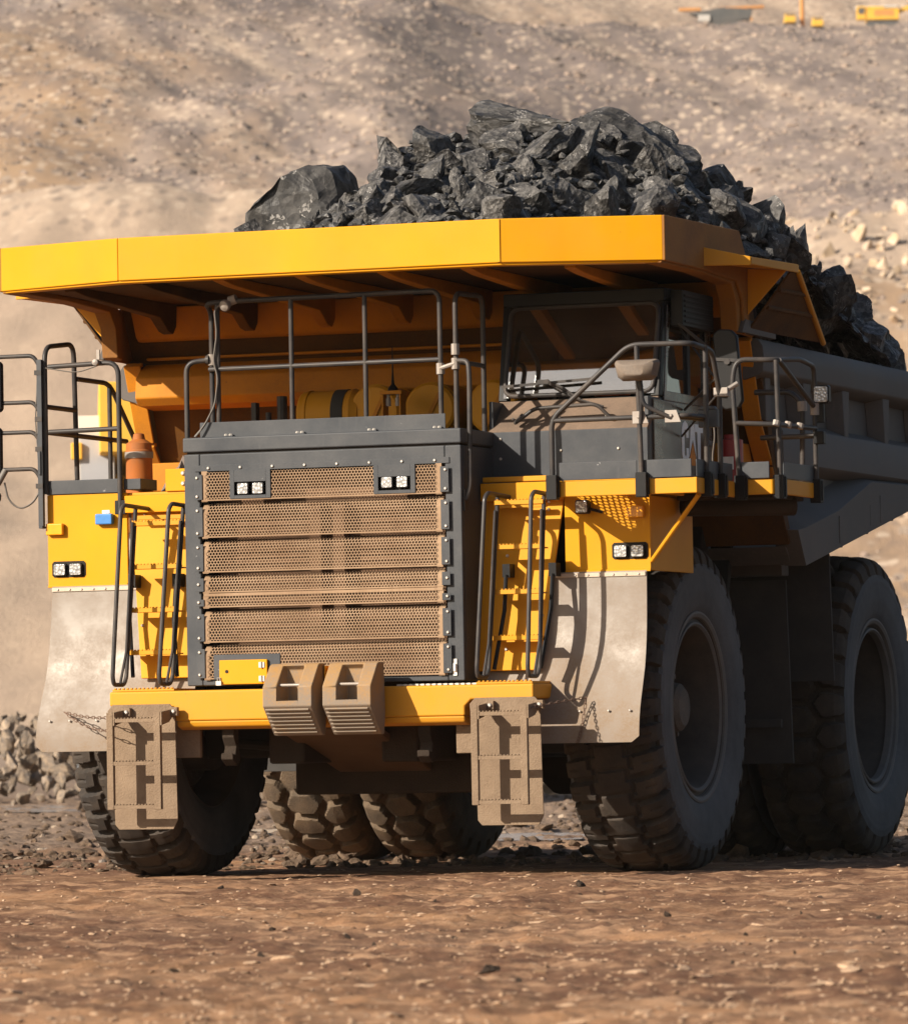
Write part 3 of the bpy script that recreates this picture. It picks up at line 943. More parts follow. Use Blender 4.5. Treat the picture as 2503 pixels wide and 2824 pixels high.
def hexmesh(mb, f, u0_, u1_, v0_, v1_, p, rh, skip=None, th=0.004, nrm=(0, -1, 0)):
    """sheet with round (six-sided) holes: f maps sheet coordinates to space"""
    ro = p / math.sqrt(3)
    ny = int((v1_ - v0_) / (p * .866)); nx = int((u1_ - u0_) / p)
    for j in range(ny + 1):
        for i in range(nx + 1):
            cx_ = u0_ + (i + (.5 if j % 2 else 0)) * p
            cy_ = v0_ + j * p * .866
            if cx_ > u1_ or (skip and skip(cx_, cy_)):
                continue
            vs = []
            for rr_ in (ro, rh):
                for k in range(6):
                    a_ = math.pi / 6 + k * math.pi / 3
                    vs.append(f(cx_ + rr_ * math.cos(a_), cy_ + rr_ * math.sin(a_)))
            fs = [(k, (k + 1) % 6, (k + 1) % 6 + 6, k + 6) for k in range(6)]
            mb.add(vs, fs)

# seams between the six louvred rows of the grille (top, bottom)
ROWS = [(3.735, 3.455), (3.435, 3.118), (3.098, 2.80), (2.785, 2.615), (2.592, 2.480), (2.458, 2.160), (2.140, 1.825)]
LIGHTS = [(-.685, 3.565), (.715, 3.578)]
grille = None
for ri, (zt, zb) in enumerate(ROWS):
    b = MB()
    lean = 0.075 if ri not in (0, 4) else 0.0
    def f(u, v, zt=zt, lean=lean):
        k = max(0.0, (v - (zt - .085)) / .085)
        return (u, HY - .022 + lean * k * k, v)
    def skip(u, v, ri=ri):
        if ri == 0:
            return any(abs(u - lx) < .19 and v > 3.475 for lx, lz in LIGHTS)
        if ri == 6:
            return u < -.46 and v < 2.02 and u > -1.04 or (u < -.42 and u > -1.07 and v < 2.05)
        return False
    hexmesh(b, f, -1.115, 1.115, zb + .022, zt - .004, .0298, .0125, skip)
    # plain margins of the sheet: ends and lower lip
    for s in (-1, 1):
        x0, x1 = sorted((s * 1.108, s * 1.165))
        for k in range(4):
            v0 = zb + (zt - zb) * (0 if k == 0 else 1 - .085 / (zt - zb) * (4 - k) / 3)
            v1 = zb + (zt - zb) * (1 - .085 / (zt - zb) * (3 - k) / 3)
            p0, p1 = f(x0, v0), f(x1, v0)
            b.quadplate(p0, p1, f(x1, v1), f(x0, v1), -.003)
    b.box(-1.165, 1.165, HY - .026, HY - .018, zb + .008, zb + .020)
    g = b.build("grille_panel", GRILLE, hood, 0, smooth=0)
    if ri == 0: grille = g
b = MB()
b.box(-1.16, 1.16, HY - .027, HY - .019, 2.590, 2.616)
b.build("grille_bar", GRILLE, hood)
b = MB()           # bolted flanges down both sides and along the top
for s in (-1, 1):
    for (zt, zb) in ROWS:
        x0, x1 = sorted((s * 1.155, s * 1.235))
        b.box(x0, x1, HY - .034, HY - .027, zb + .02, zt - .03)
b.box(-1.235, 1.235, HY - .010, HY - .003, 3.735, 3.79)
for (lx, lz) in LIGHTS:
    b.box(lx - .20, lx - .155, HY - .034, HY - .026, 3.475, 3.735)
    b.box(lx + .155, lx + .20, HY - .034, HY - .026, 3.475, 3.735)
    b.box(lx - .155, lx + .155, HY - .034, HY - .026, 3.475, 3.505)
    b.box(lx - .155, lx + .155, HY - .034, HY - .026, 3.628, 3.735)
b.box(-1.07, -.42, HY - .031, HY - .025, 1.83, 2.055)
b.build("grille_flange", GREY, hood, 0.002)
b = MB()
for s in (-1, 1):
    for (zt, zb) in ROWS:
        for z in ((zb + .05, zt - .06) if zt - zb > .2 else ((zt + zb) / 2,)):
            b.bolt((s * 1.205, HY - .034, z), (0, -1, 0), .015)
for k in range(8):
    b.bolt((-1.1 + k * .314, HY - .010, 3.763), (0, -1, 0), .015)
b.build("bolt", BOLT, hood)
b = MB()           # radiator cores with their tanks, lit through the mesh
for x0, x1, z0, z1 in ((-1.1, -.10, 2.30, 3.42), (.10, 1.1, 2.30, 3.42), (-1.1, 1.1, 1.80, 2.26)):
    z = z0
    while z < z1:
        b.box(x0, x1, -1.90, -1.86, z, min(z + .042, z1)); z += .058
b.box(-1.12, 1.12, -1.86, -1.80, 1.79, 3.73)
b.box(-.16, -.05, -2.04, -1.86, 2.3, 3.42); b.box(.07, .18, -2.04, -1.86, 2.3, 3.42)
b.build("radiator", CORE, hood)
b = MB()
b.box(-1.29, 1.29, -1.795, -1.72, 1.80, 3.85)
b.build("fan_shroud", SHADE_DARK, hood)

def lamp(parent, c, w, h, name="headlight", d=(0, -1, 0), housing=BLACK):
    """square work lamp: dark cup, bright ring, ribbed lens"""
    b_ = MB(); x, y, z = c
    b_.prism([(x - w, z - h * .8), (x - w * .8, z - h), (x + w * .8, z - h), (x + w, z - h * .8), (x + w, z + h * .8), (x + w * .8, z + h), (x - w * .8, z + h), (x - w, z + h * .8)], 'y', y, y + .08)
    o = b_.build(name, housing, parent, 0.004)
    b_ = MB()
    b_.prism([(x - w * .86, z - h * .7), (x - w * .7, z - h * .86), (x + w * .7, z - h * .86), (x + w * .86, z - h * .7), (x + w * .86, z + h * .7), (x + w * .7, z + h * .86), (x - w * .7, z + h * .86), (x - w * .86, z + h * .7)], 'y', y - .012, y - .001)
    return o, b_
def lamp_part(parent, c, w, h, name="headlight"):
    o, b_ = lamp(parent, c, w, h, name)
    b_.build("lens", LENS, o if parent is truck else parent, 0.004)
for lx, lz in LIGHTS:
    b = MB()
    b.box(lx - .155, lx + .155, HY + .03, HY + .05, 3.50, 3.63)
    for q in (-1, 1):
        b.box(*sorted((lx + q * .152, lx + q * .157)), HY - .026, HY + .03, 3.50, 3.63)
    b.box(lx - .155, lx + .155, HY - .026, HY + .03, 3.500, 3.504); b.box(lx - .155, lx + .155, HY - .026, HY + .03, 3.626, 3.630)
    b.build("lamp_recess", SHADE_DARK, hood)
    for q in (-.075, .072):
        lamp_part(hood, (lx + q, HY - .022, lz), .058, .056)
b = MB()
b.box(-1.005, -.535, HY - .062, HY - .031, 1.782, 2.005)
door = b.build("access_door", YEL, truck, 0.008)
b = MB()
for z in (1.83, 1.955):
    b.box(-.615, -.56, HY - .070, HY - .062, z - .025, z + .025); b.cyl((-.588, HY - .073, z - .028), (-.588, HY - .073, z + .028), .009, 8)
b.build("hinge", BOLT, door)
b = MB()
b.cyl((-.93, HY - .066, 1.90), (-.93, HY - .062, 1.90), .016, 12)
b.build("lock", SHADE_DARK, door)
b = MB()
b.box(-1.03, -.98, HY - .085, HY - .06, 1.775, 1.815); b.tube([(-1.018, HY - .072, 1.81), (-1.018, HY - .072, 1.845), (-.992, HY - .072, 1.845), (-.992, HY - .072, 1.81)], .005, 6)
b.build("padlock", BOLT, door)
b = MB()
b.box(1.24, 1.275, HY - .012, HY - .001, 1.82, 1.97); b.box(1.248, 1.266, HY - .03, HY - .012, 1.86, 1.93)
b.build("latch", LABELW, hood)

# ---- fenders, ladders, splash guards (left and right of the hood)
def handrail_loop(x_t, x_b, parent):
    b_ = MB()
    b_.tube([(x_t + .03, -1.60, 3.43), (x_t, -2.17, 3.45), (x_t - .01, -2.22, 3.40), (x_b, -2.33, 1.87), (x_b, -2.30, 1.80), (x_b, -2.07, 1.80), (x_b + .005, -2.02, 1.87), (x_t + .01, -1.92, 3.42)],   .0205, 10, .09)
    b_.tube([(x_b + .01, -2.18, 1.805), (x_b + .02, -2.05, 2.1), (x_t + .0, -1.97, 3.30)], .014, 8)
    return b_.build("handrail", TUBE, parent)
for s in (-1, 1):
    F = lambda x: s * x
    def bx(mb, xa, xb, *r):
        mb.box(min(s * xa, s * xb), max(s * xa, s * xb), *r)
    b = MB()
    bx(b, 2.14, 2.948, -1.60, -1.56, 2.735, 3.592)
    bx(b, 2.92, 2.948, -1.56, -.30, 2.735, 3.42)
    bx(b, 1.40, 2.948, -1.56, -.6, 3.40, 3.42)
    bx(b, 2.14, 2.948, -1.612, -1.60, 2.725, 2.752)
    fen = b.build("fender", YEL, truck, 0.010)
    b = MB()      # ladder recess behind the steps
    b.quadplate((s * 1.36, -1.53, 3.55), (s * 2.137, -1.53, 3.55), (s * 1.94, -1.80, 1.86), (s * 1.36, -1.80, 1.86), .03 * s)
    bx(b, 1.36, 2.14, -1.66, -1.46, 3.40, 3.56)
    rec = b.build("ladder_recess", YEL, fen, 0.006)
    b = MB()
    for x, z in ((1.98, 3.38), (1.98, 3.31), (1.60, 2.9), (1.95, 2.35), (1.62, 2.05)):
        b.bolt((s * x, -1.53 - (3.55 - z) * .16, z), (0, -1, 0), .016)
    b.build("bolt", BOLT, fen)
    # steel splash guard below the fender
    prof = [(-1.615, 2.735), (-1.62, 2.45), (-1.64, 2.15), (-1.70, 1.88), (-1.82, 1.66), (-1.90, 1.48), (-1.93, 1.32), (-1.935, 1.195)]
    b = MB()
    n = 17
    def smooth(prof, n):
        P = np.array(prof); t = np.linspace(0, 1, len(P)); tt = np.linspace(0, 1, n)
        y = np.interp(tt, t, P[:, 0]); z = np.interp(tt, t, P[:, 1])
        for _ in range(3):
            y[1:-1] = (y[:-2] + 2 * y[1:-1] + y[2:]) / 4
        return y, z
    y, z = smooth(prof, n)
    def xout(k):
        t_ = k / (n - 1)
        o = 2.90 + (0.055 * math.sin(min(1, t_ / .9) * math.pi / 2) if s < 0 else 0.01)
        return o - (.07 if k == n - 1 else 0)
    vs, fs = [], []
    xs = [1.42, 1.8, 2.2, 2.6, None]
    for off in (0.0, .012):
        for k in range(n):
            for x in xs:
                xx = xout(k) if x is None else x
                vs.append((s * xx, y[k] + off, z[k]))
    m = len(xs)
    for o in (0, n * m):
        for k in range(n - 1):
            for i in range(m - 1):
                q = o + k * m + i
                fs.append((q, q + 1, q + m + 1, q + m))
    for k in range(n - 1):
        for i in (0, m - 1):
            fs.append((k * m + i, k * m + m + i, k * m + m + i + n * m, k * m + i + n * m))
    for i in range(m - 1):
        for k in (0, n - 1):
            fs.append((k * m + i, k * m + i + 1, k * m + i + 1 + n * m, k * m + i + n * m))
    b.add(vs, fs)
    guard = b.build("splash_guard", STEEL, truck, 0, smooth=60)
    b = MB()
    bx(b, 2.05, 2.90, -1.628, -1.617, 2.688, 2.724)
    strip = b.build("guard_strip", surf("worn_pale_strip", (.55, .47, .38), (.42, .3, .2), .1, .6, .6, scale=6), guard)
    b = MB()
    for k in range(7):
        b.bolt((s * (2.12 + k * .12), -1.628, 2.705), (0, -1, 0), .011)
    for x in (2.35, 2.62, 2.82):
        b.bolt((s * x, -1.905, 1.48), (0, -1, 0), .012)
    b.build("bolt", BOLT, guard)
    # ladder: two tube loops with four yellow steps
    b = MB()
    ladder = None
    xo = (1.93, 2.0) if s < 0 else (2.045, 2.01)
    xi = (1.455, 1.54) if s < 0 else (1.605, 1.53)
    b.box(*sorted((s * 1.5, s * 2.0)), -1.70, -1.66, 3.33, 3.37)
    ladder = b.build("ladder", YEL_DIRTY, truck, 0.004)
    handrail_loop(s * xo[0], s * xo[1], ladder)
    handrail_loop(s * xi[0], s * xi[1], ladder)
    for k, zz in enumerate((3.30, 2.90, 2.50, 2.11) if s < 0 else (3.385, 2.985, 2.58, 2.165)):
        t_ = (3.4 - zz) / 1.6
        a0 = s * (xo[0] + (xo[1] - xo[0]) * t_); a1 = s * (xi[0] + (xi[1] - xi[0]) * t_)
        xa, xb = sorted((a0, a1))
        b = MB()
        b.box(xa - .01, xb + .01, -1.95, -1.80, zz - .035, zz - .022)
        b.box(xa - .01, xb + .01, -1.955, -1.94, zz - .035, zz + .004)
        k2 = xa + .01
        while k2 < xb - .01:
            b.box(k2, k2 + .016, -1.957, -1.935, zz + .004, zz + .014); k2 += .034
        b.build("step", YEL_DIRTY, ladder, 0.002)
    for xq in (1.64, 2.08) if s > 0 else (1.58, 2.02):       # gas strut and its bracket beside the lower steps
        b = MB()
        b.box(*sorted((s * (xq - .035), s * (xq + .035))), -1.80, -1.66, 2.70, 2.82)
        b.tube([(s * xq, -1.80, 2.72), (s * xq, -1.86, 2.4), (s * (xq - .07), -1.97, 1.87)], .02, 8)
        b.build("lift_strut", BLACK, ladder)
    # hanging boarding flap with its small step frame
    xa, xb = (-2.05, -1.385) if s < 0 else (1.46, 2.125)
    b = MB()
    P = [(xa, 1.56), (xa + .05, 1.615), (xb - .05, 1.615), (xb, 1.56), (xb + .015, .56), (xb - .03, .475), (xa + .10, .475), (xa + .06, .52), (xa + .05, 1.0)]
    b.prism(P, 'y', -2.345, -2.33)
    flap = b.build("boarding_flap", DUSTY, truck, 0.004)
    b = MB()
    x1, x2 = xa + .135, xa + .60
    FYY = -2.60
    for x in (x1, x2):
        b.box(x - .032, x + .032, FYY - .02, FYY + .03, .66, 1.545)
        b.prism([(-2.35, 1.57), (FYY - .02, 1.545), (FYY - .02, 1.42), (-2.44, 1.45), (-2.35, 1.50)], 'x', x + .032, x + .05)
        b.box(x + .035, x + .11, -2.40, -2.345, 1.505, 1.585)
    frame = b.build("step_frame", DUSTY, flap, 0.006)
    for zz in (1.475, 1.085, .69):
        b = MB()
        b.box(x1 + .032, x2 - .032, FYY - .015, FYY + .05, zz - .022, zz + .012)
        k2 = x1 + .045
        while k2 < x2 - .05:
            b.box(k2, k2 + .016, FYY - .018, FYY + .01, zz + .012, zz + .022); k2 += .032
        b.build("step", DUSTY, flap, 0.002)
    b = MB()
    for x in (x1 + .075, x2 + .075):
        b.bolt((x, -2.40, 1.545), (0, -1, 0), .022)
    b.build("bolt", BOLT, flap)
    # chain tying the flap frame to the guard
    def chain(p, q, sag, n_):
        mb = MB()
        pts = []
        for k in range(n_ + 1):
            t_ = k / n_
            pts.append(Vector(p) * (1 - t_) + Vector(q) * t_ - Vector((0, 0, sag * 4 * t_ * (1 - t_))))
        for k in range(n_):
            c_ = (pts[k] + pts[k + 1]) / 2; d_ = (pts[k + 1] - pts[k]); L = d_.length * .68
            d_.normalize(); w_ = d_.cross(Vector((0, 1, 0) if k % 2 else (.3, .2, 1))).normalized() * .011
            mb.tube([c_ - d_ * L, c_ - d_ * L * .6 + w_, c_ + d_ * L * .6 + w_, c_ + d_ * L, c_ + d_ * L * .6 - w_, c_ - d_ * L * .6 - w_], .0042, 5, closed=True)
        return mb
    if s < 0:
        cm = chain((-2.66, -1.925, 1.56), (x1, FYY, 1.50), .02, 15)
        c2 = chain((-2.66, -1.925, 1.56), (x1, FYY + .03, 1.38), .05, 15)
    else:
        cm = chain((2.42, -1.925, 1.60), (x2 + .03, FYY, 1.51), -.005, 16)
        c2 = chain((2.42, -1.925, 1.60), (2.34, -1.96, 1.20), .05, 11)
    cm.build("chain", CHAINM, flap, 0, smooth=60); c2.build("chain", CHAINM, flap, 0, smooth=60)
    # recessed headlight bank and marker lamps on the fender
    hx = -2.735 if s < 0 else 2.755
    hz = 2.895 if s < 0 else 2.915
    b = MB()
    b.prism([(hx - .17, hz - .055), (hx - .15, hz - .075), (hx + .15, hz - .075), (hx + .17, hz - .055), (hx + .17, hz + .055), (hx + .15, hz + .075), (hx - .15, hz + .075), (hx - .17, hz + .055)], 'y', -1.606, -1.601)
    bank = b.build("headlight_bank", SHADE_DARK, truck, 0.002)
    for q in (-.082, .078):
        lamp_part(bank, (hx + q, -1.632, hz - .004), .066, .060)
    b = MB()
    ax, az = (-2.86, 3.27) if s < 0 else (2.815, 3.265)
    b.box(ax - .085, ax + .085, -1.655, -1.602, az - .055, az + .055)
    b.build("marker_light", AMBER, truck, 0.012)
b = MB()
b.box(-2.44, -2.27, -1.665, -1.602, 3.30, 3.40)
bl = b.build("beacon_light", BLUEL, truck, 0.012)
b = MB()
b.box(-2.39, -2.315, -1.606, -1.6015, 3.405, 3.435)
b.build("sticker", LABELW, bl)
o, bb = lamp(truck, (2.335, -1.70, 3.32), .062, .062, "work_light")
bb.build("lens", LENS, o, 0.004)
b = MB(); b.cyl((2.40, -1.66, 3.30), (2.50, -1.605, 3.27), .014, 8); b.build("lamp_bracket", BLACK, o)
# yellow bolted box beside the hood on the image-left deck
b = MB()
b.box(-1.76, -1.36, -1.58, -.9, 3.592, 3.80)
bxo = b.build("deck_box", YEL, truck, 0.008)
b = MB()
for x in (-1.58, -1.47):
    for z in (3.66, 3.755):
        b.bolt((x, -1.58, z), (0, -1, 0), .022)
b.build("bolt", BOLT, bxo)

# ---- decks, kick plates, posts
def clamp_foot(mb, x, y, z0=3.38, z1=3.60):
    mb.box(x - .05, x + .05, y - .045, y + .045, z0, z1)
DF = -2.32      # front edge of the overhanging deck
b = MB()      # right-hand deck: perforated floor, folded edge
def fdeck(u, v): return (u, v, 3.485)
hexmesh(b, fdeck, 2.22, 3.56, DF + .06, -1.42, .052, .0185, skip=lambda u, v: u < 2.10 + (-1.6 - v) * .2)
deckfloor = b
b = MB()
b.box(2.25, 3.615, DF, DF + .04, 3.385, 3.525)
b.quadplate((2.06, -1.60, 3.385), (2.25, DF, 3.385), (2.25, DF, 3.525), (2.06, -1.60, 3.525), -.03)
b.box(3.575, 3.615, DF + .04, -1.06, 3.385, 3.525)
b.box(3.62, 3.95, -1.10, -1.06, 3.405, 3.545)
b.quadplate((3.95, -1.10, 3.405), (4.02, -.97, 3.405), (4.02, -.97, 3.545), (3.95, -1.10, 3.545), -.03)
b.box(3.985, 4.02, -.95, .15, 3.405, 3.545)
b.box(1.36, 2.06, -1.60, -1.565, 3.57, 3.62)
b.box(3.40, 3.985, -1.02, .15, 3.47, 3.50)
b.box(1.36, 3.58, -1.40, 0.70, 3.47, 3.50)
for x in (2.75, 3.2):
    b.box(x - .02, x + .02, DF + .05, -1.42, 3.40, 3.47)
deck = b.build("deck", YEL_DIRTY, truck, 0.010)
deckfloor.build("floor_grating", YEL_DIRTY, deck, 0, smooth=0)
b = MB()
b.box(2.34, 3.065, DF - .015, DF, 3.53, 3.69)
b.box(3.085, 3.57, DF - .015, DF, 3.53, 3.69)
b.box(3.595, 3.61, DF + .03, -1.2, 3.53, 3.685)
b.box(3.66, 3.93, -1.125, -1.105, 3.55, 3.70)
b.box(4.0, 4.015, -.93, .12, 3.55, 3.70)
b.build("kick_plate", GREY, deck, 0.006)
for x, y in ((2.285, DF - .035), (3.12, DF - .035), (3.625, -2.05), (3.625, -1.62), (3.66, -1.12), (4.0, -1.03), (4.035, .06)):
    b = MB()
    clamp_foot(b, x, y, 3.36, 3.58)
    b.box(x - .062, x + .062, y - .012, y + .03, 3.38, 3.565)
    b.build("post_clamp", BLACK, deck, 0.006)
b = MB()
b.tube([(2.96, -1.60, 2.82), (3.58, -2.15, 3.38)], .022, 8)
b.build("deck_strut", YEL_DIRTY, deck)
b = MB()
b.box(3.0, 3.9, -.95, 0.1, 3.38, 3.44)
b.cyl((3.0, -.8, 3.33), (3.9, -.2, 3.33), .09, 12)
b.build("deck_beam", CHASSIS, deck, 0.01)

b = MB()      # left-hand deck
b.box(-2.95, -1.38, -1.56, 1.3, 3.56, 3.592)
ldeck = b.build("deck", YEL_DIRTY, truck, 0.01)
b = MB()
b.box(-2.945, -2.21, -1.615, -1.60, 3.595, 3.725)
b.box(-2.17, -2.0, -1.60, -1.2, 3.62, 3.72)
b.box(-2.955, -2.942, -1.6, .3, 3.595, 3.725)
b.build("kick_plate", GREY, ldeck, 0.006)
b = MB()
b.box(-2.24, -2.13, -1.66, -1.615, 3.39, 3.52)
b.build("post_clamp", BLACK, ldeck, 0.006)

# ---- guard rails
RT = .024
b = MB()      # rail across the hood
Y0 = -1.96
b.tube([(-1.06, Y0, 4.19), (-1.06, Y0, 5.27), (-1.06, Y0, 5.285)], RT, 8)
b.tube([(-1.165, -1.85, 4.06), (-1.165, -1.85, 5.22), (-1.17, -1.98, 5.285), (-.9, Y0, 5.30), (1.105, Y0, 5.31), (1.105, Y0, 4.06)], RT, 10, .10)
for x in (-.337, .382):
    b.tube([(x, Y0, 4.06), (x, Y0, 5.30)], RT, 8)
b.tube([(-1.17, -1.85, 4.675), (-1.15, -1.96, 4.68), (1.10, Y0, 4.685)], RT * .95, 8)
hr = b.build("guard_rail", TUBE, truck, 0, smooth=60)
b = MB()
b.tube([(-1.40, -1.9, 4.05), (-1.40, -1.9, 4.755), (-1.19, -1.87, 4.775)], RT, 10, .10)
b.tube([(-1.21, -1.87, 4.775), (-1.18, -1.87, 4.775)], .045, 10)
b.build("grab_handle", TUBE, hr, 0, smooth=60)
b = MB()
b.tube([(1.25, -1.95, 4.05), (1.25, -1.95, 5.28), (1.27, -1.25, 5.30), (1.27, -1.25, 4.05)], RT, 10, .12)
b.tube([(1.25, -1.95, 4.66), (1.27, -1.25, 4.66)], RT * .9, 8)
b.build("guard_rail", TUBE, truck, 0, smooth=60)
b = MB()
b.tube([(1.27, -1.97, 4.665), (1.385, -2.0, 4.66), (1.40, -2.02, 4.5), (1.395, -2.03, 3.52), (1.36, -2.06, 3.40)], RT, 10, .09)
b.box(1.348, 1.362, -2.09, -2.0, 3.30, 3.50)
b.build("grab_handle", TUBE, hr, 0, smooth=60)
b = MB()      # bright pipe clamps
for x, z in ((1.105, 4.60), (1.25, 4.77), (1.25, 4.64), (-1.165, 4.775)):
    b.cyl((x, Y0 + (.11 if x < 0 else 0), z - .05), (x, Y0 + (.11 if x < 0 else 0), z + .05), .038, 10)
b.cyl((1.105, Y0 - .02, 4.60), (1.25, Y0 - .02, 4.64), .02, 8)
b.build("pipe_clamp", TUBE_BARE, hr)
b = MB()
b.lathe([(0, .03), (.05, .055), (.08, .05), (.10, .02)], (-.94, Y0 - .01, 5.28), (-.35, -1, -.45), 12)
b.cyl((-.94, Y0, 5.30), (-.87, Y0, 5.32), .045, 10)
b.build("rail_lamp", TUBE_BARE, hr)
b = MB()
b.tube([(-.95, Y0 - .03, 5.29), (-1.075, Y0 - .035, 5.24), (-1.05, Y0 - .04, 5.0), (-1.09, Y0 - .04, 4.75), (-1.045, Y0 - .04, 4.6), (-1.08, Y0 - .04, 4.35), (-1.18, -2.02, 4.16), (-1.27, -2.04, 4.06)], .010, 6, .06)
b.build("cable", WIRE, hr, 0, smooth=60)

b = MB()      # image-left deck rails
b.tube([(-2.94, -1.63, 3.60), (-2.94, -1.63, 4.98), (-2.94, -.95, 5.05), (-2.94, -.90, 3.60)], RT, 10, .14)
b.tube([(-2.90, -1.64, 4.79), (-2.19, -1.64, 4.81), (-2.19, -1.64, 3.40)], RT, 10, .13)
b.tube([(-2.90, -1.64, 4.18), (-2.19, -1.64, 4.19)], RT * .95, 8)
b.tube([(-2.94, -.90, 4.72), (-2.94, -.1, 4.72), (-2.94, .75, 4.0)], RT, 8, .15)
b.tube([(-2.94, -.10, 3.60), (-2.94, -.10, 4.71)], RT, 8)
b.tube([(-2.94, -1.6, 4.18), (-2.94, .3, 4.18)], RT, 8)
b.tube([(-2.94, -1.6, 4.42), (-2.94, -.92, 4.42)], RT, 8)
lr = b.build("guard_rail", TUBE, truck, 0, smooth=60)
b = MB()
b.box(-3.0, -2.95, -1.69, -1.645, 3.30, 4.86)
b.box(-2.995, -2.955, -1.70, -1.60, 3.28, 3.30)
b.box(-2.985, -2.965, -1.705, -1.69, 3.78, 4.0)
post = b.build("mirror_post", GREY, truck, 0.004)
for z in (4.815, 4.38, 4.10, 3.755):
    b = MB()
    b.tube([(-2.975, -1.67, z - .06), (-2.985, -1.67, z), (-3.04, -1.67, z + .085), (-3.46, -1.67, z + .085), (-3.60, -1.67, z + .08)], .020, 8, .09)
    b.box(-3.02, -2.95, -1.695, -1.655, z - .10, z - .055)
    b.build("mirror_arm", TUBE, post, 0, smooth=60)
def mirror_head(parent, c, w, h, d=.07):
    b_ = MB(); x, y, z = c
    P = [(x + w * sx_ * cx_, z + h * sz_ * cz_) for sx_, sz_, cx_, cz_ in ((-1, -1, .8, 1), (1, -1, .8, 1), (1, -1, 1, .88), (1, 1, 1, .88), (1, 1, .8, 1), (-1, 1, .8, 1), (-1, 1, 1, .88), (-1, -1, 1, .88))]
    b_.prism(P, 'y', y, y + d)
    hd_ = b_.build("mirror", BLACK, parent, 0.02)
    return hd_
mirror_head(post, (-3.47, -1.72, 4.62), .125, .24)
mirror_head(post, (-3.48, -1.72, 4.0), .12, .24)
b = MB()
b.tube([(-3.34, -1.69, 3.72), (-3.30, -1.7, 3.55), (-3.18, -1.7, 3.46), (-3.05, -1.69, 3.52), (-2.99, -1.68, 3.62)], .009, 6, .08)
b.tube([(-3.32, -1.70, 3.84), (-3.40, -1.72, 3.70)], .03, 8)
b.tube([(-2.99, -1.68, 4.75), (-3.02, -1.68, 4.3), (-2.99, -1.68, 3.8)], .006, 6, .1)
b.tube([(-2.92, -1.66, 4.78), (-2.6, -1.66, 4.72), (-2.33, -1.66, 4.80)], .006, 6, .1)
b.build("cable", WIRE, post, 0, smooth=60)
b = MB()
b.lathe([(0, .025), (.03, .045), (.09, .04), (.1, .01)], (-3.42, -1.70, 3.62), (.3, -.6, -.6), 10)
b.build("lamp", BLACK, post)
b = MB()
b.lathe([(0, .03), (.06, .03), (.07, .01)], (-2.39, -1.665, 4.81), (0, -1, 0), 10)
b.box(-2.40, -2.37, -1.66, -1.64, 4.84, 4.93)
b.build("pipe_clamp", TUBE_BARE, lr)

b = MB()      # image-right deck rails
YF = DF - .035
b.tube([(2.285, YF, 3.38), (2.285, YF, 4.08), (3.02, YF, 4.715), (3.59, YF + .02, 4.71), (3.625, -1.82, 4.67), (3.625, -1.62, 4.31), (3.625, -1.62, 3.38)], RT, 10, .10)
b.tube([(3.12, YF, 3.38), (3.09, YF, 4.705)], RT, 8)
b.tube([(3.625, -2.05, 3.38), (3.625, -2.03, 4.705)], RT, 8)
b.tube([(2.285, YF, 4.065), (3.55, YF, 4.07), (3.62, -2.0, 4.07)], RT * .95, 8, .06)
rr = b.build("guard_rail", TUBE, truck, 0, smooth=60)
b = MB()
b.box(3.52, 3.70, -1.94, -1.88, 3.98, 4.14)
b.prism([(3.53, 4.14), (3.69, 4.14), (3.67, 4.17), (3.55, 4.17)], 'y', -1.95, -1.88)
b.build("junction_box", GREY, rr, 0.006)
for x, z in ((3.11, 4.07), (3.41, 4.07)):
    c = MB()
    c.prism([(x - .06, z + .05), (x + .05, z + .05), (x + .09, z - .06), (x - .06, z - .06)], 'y', YF - .035, YF - .025)
    c.bolt((x, YF - .035, z), (0, -1, 0), .018)
    c.build("pipe_bracket", TUBE_BARE, rr, 0.004)
b = MB()
b.box(3.58, 3.71, -1.65, -1.58, 4.27, 4.35)
b.cyl((3.66, -1.62, 4.31), (3.78, -1.56, 4.39), .025, 8)
b.build("pipe_clamp", TUBE_BARE, rr, 0.004)
MX, MY, MZ = .17, -.5, -.05
def mv(*pts): return [(x + MX, y + MY, z + MZ) for x, y, z in pts]
b = MB()
b.tube(mv((2.955, -1.88, 4.06), (2.99, -1.95, 4.28), (2.985, -1.97, 4.45)), .020, 8, .06)
b.tube(mv((2.985, -1.97, 4.45), (3.0, -1.95, 4.22), (3.24, -1.88, 4.10)), .020, 8, .06)
b.tube(mv((3.24, -1.86, 4.115), (3.36, -1.7, 4.11), (3.43, -1.5, 4.10)), .024, 8, .05)
ma = b.build("mirror_arm", TUBE, truck, 0, smooth=60)
b = MB()      # wide convex mirror: bowl with a rim
P = [(-.205, .07), (-.19, .10), (.19, .10), (.205, .07), (.175, -.05), (.13, -.085), (-.13, -.085), (-.175, -.05)]
vs = []
for k, (sc, dy) in enumerate(((1, 0), (1.0, .05), (.86, .12), (.5, .165))):
    vs += mv(*[(2.987 + x * sc, -2.0 - .02 - dy, 4.515 + z * sc) for x, z in P])
fs = [tuple(range(8)), tuple(range(24, 32))]
for k in range(3):
    fs += [(k * 8 + i, k * 8 + (i + 1) % 8, k * 8 + 8 + (i + 1) % 8, k * 8 + 8 + i) for i in range(8)]
b.add(vs, fs)
mh = b.build("mirror", surf("dusty_mirror_back", (.07, .063, .06), (.26, .20, .15), .3, .75, .5, scale=6, bstr=.05), truck, 0.012)
b = MB()
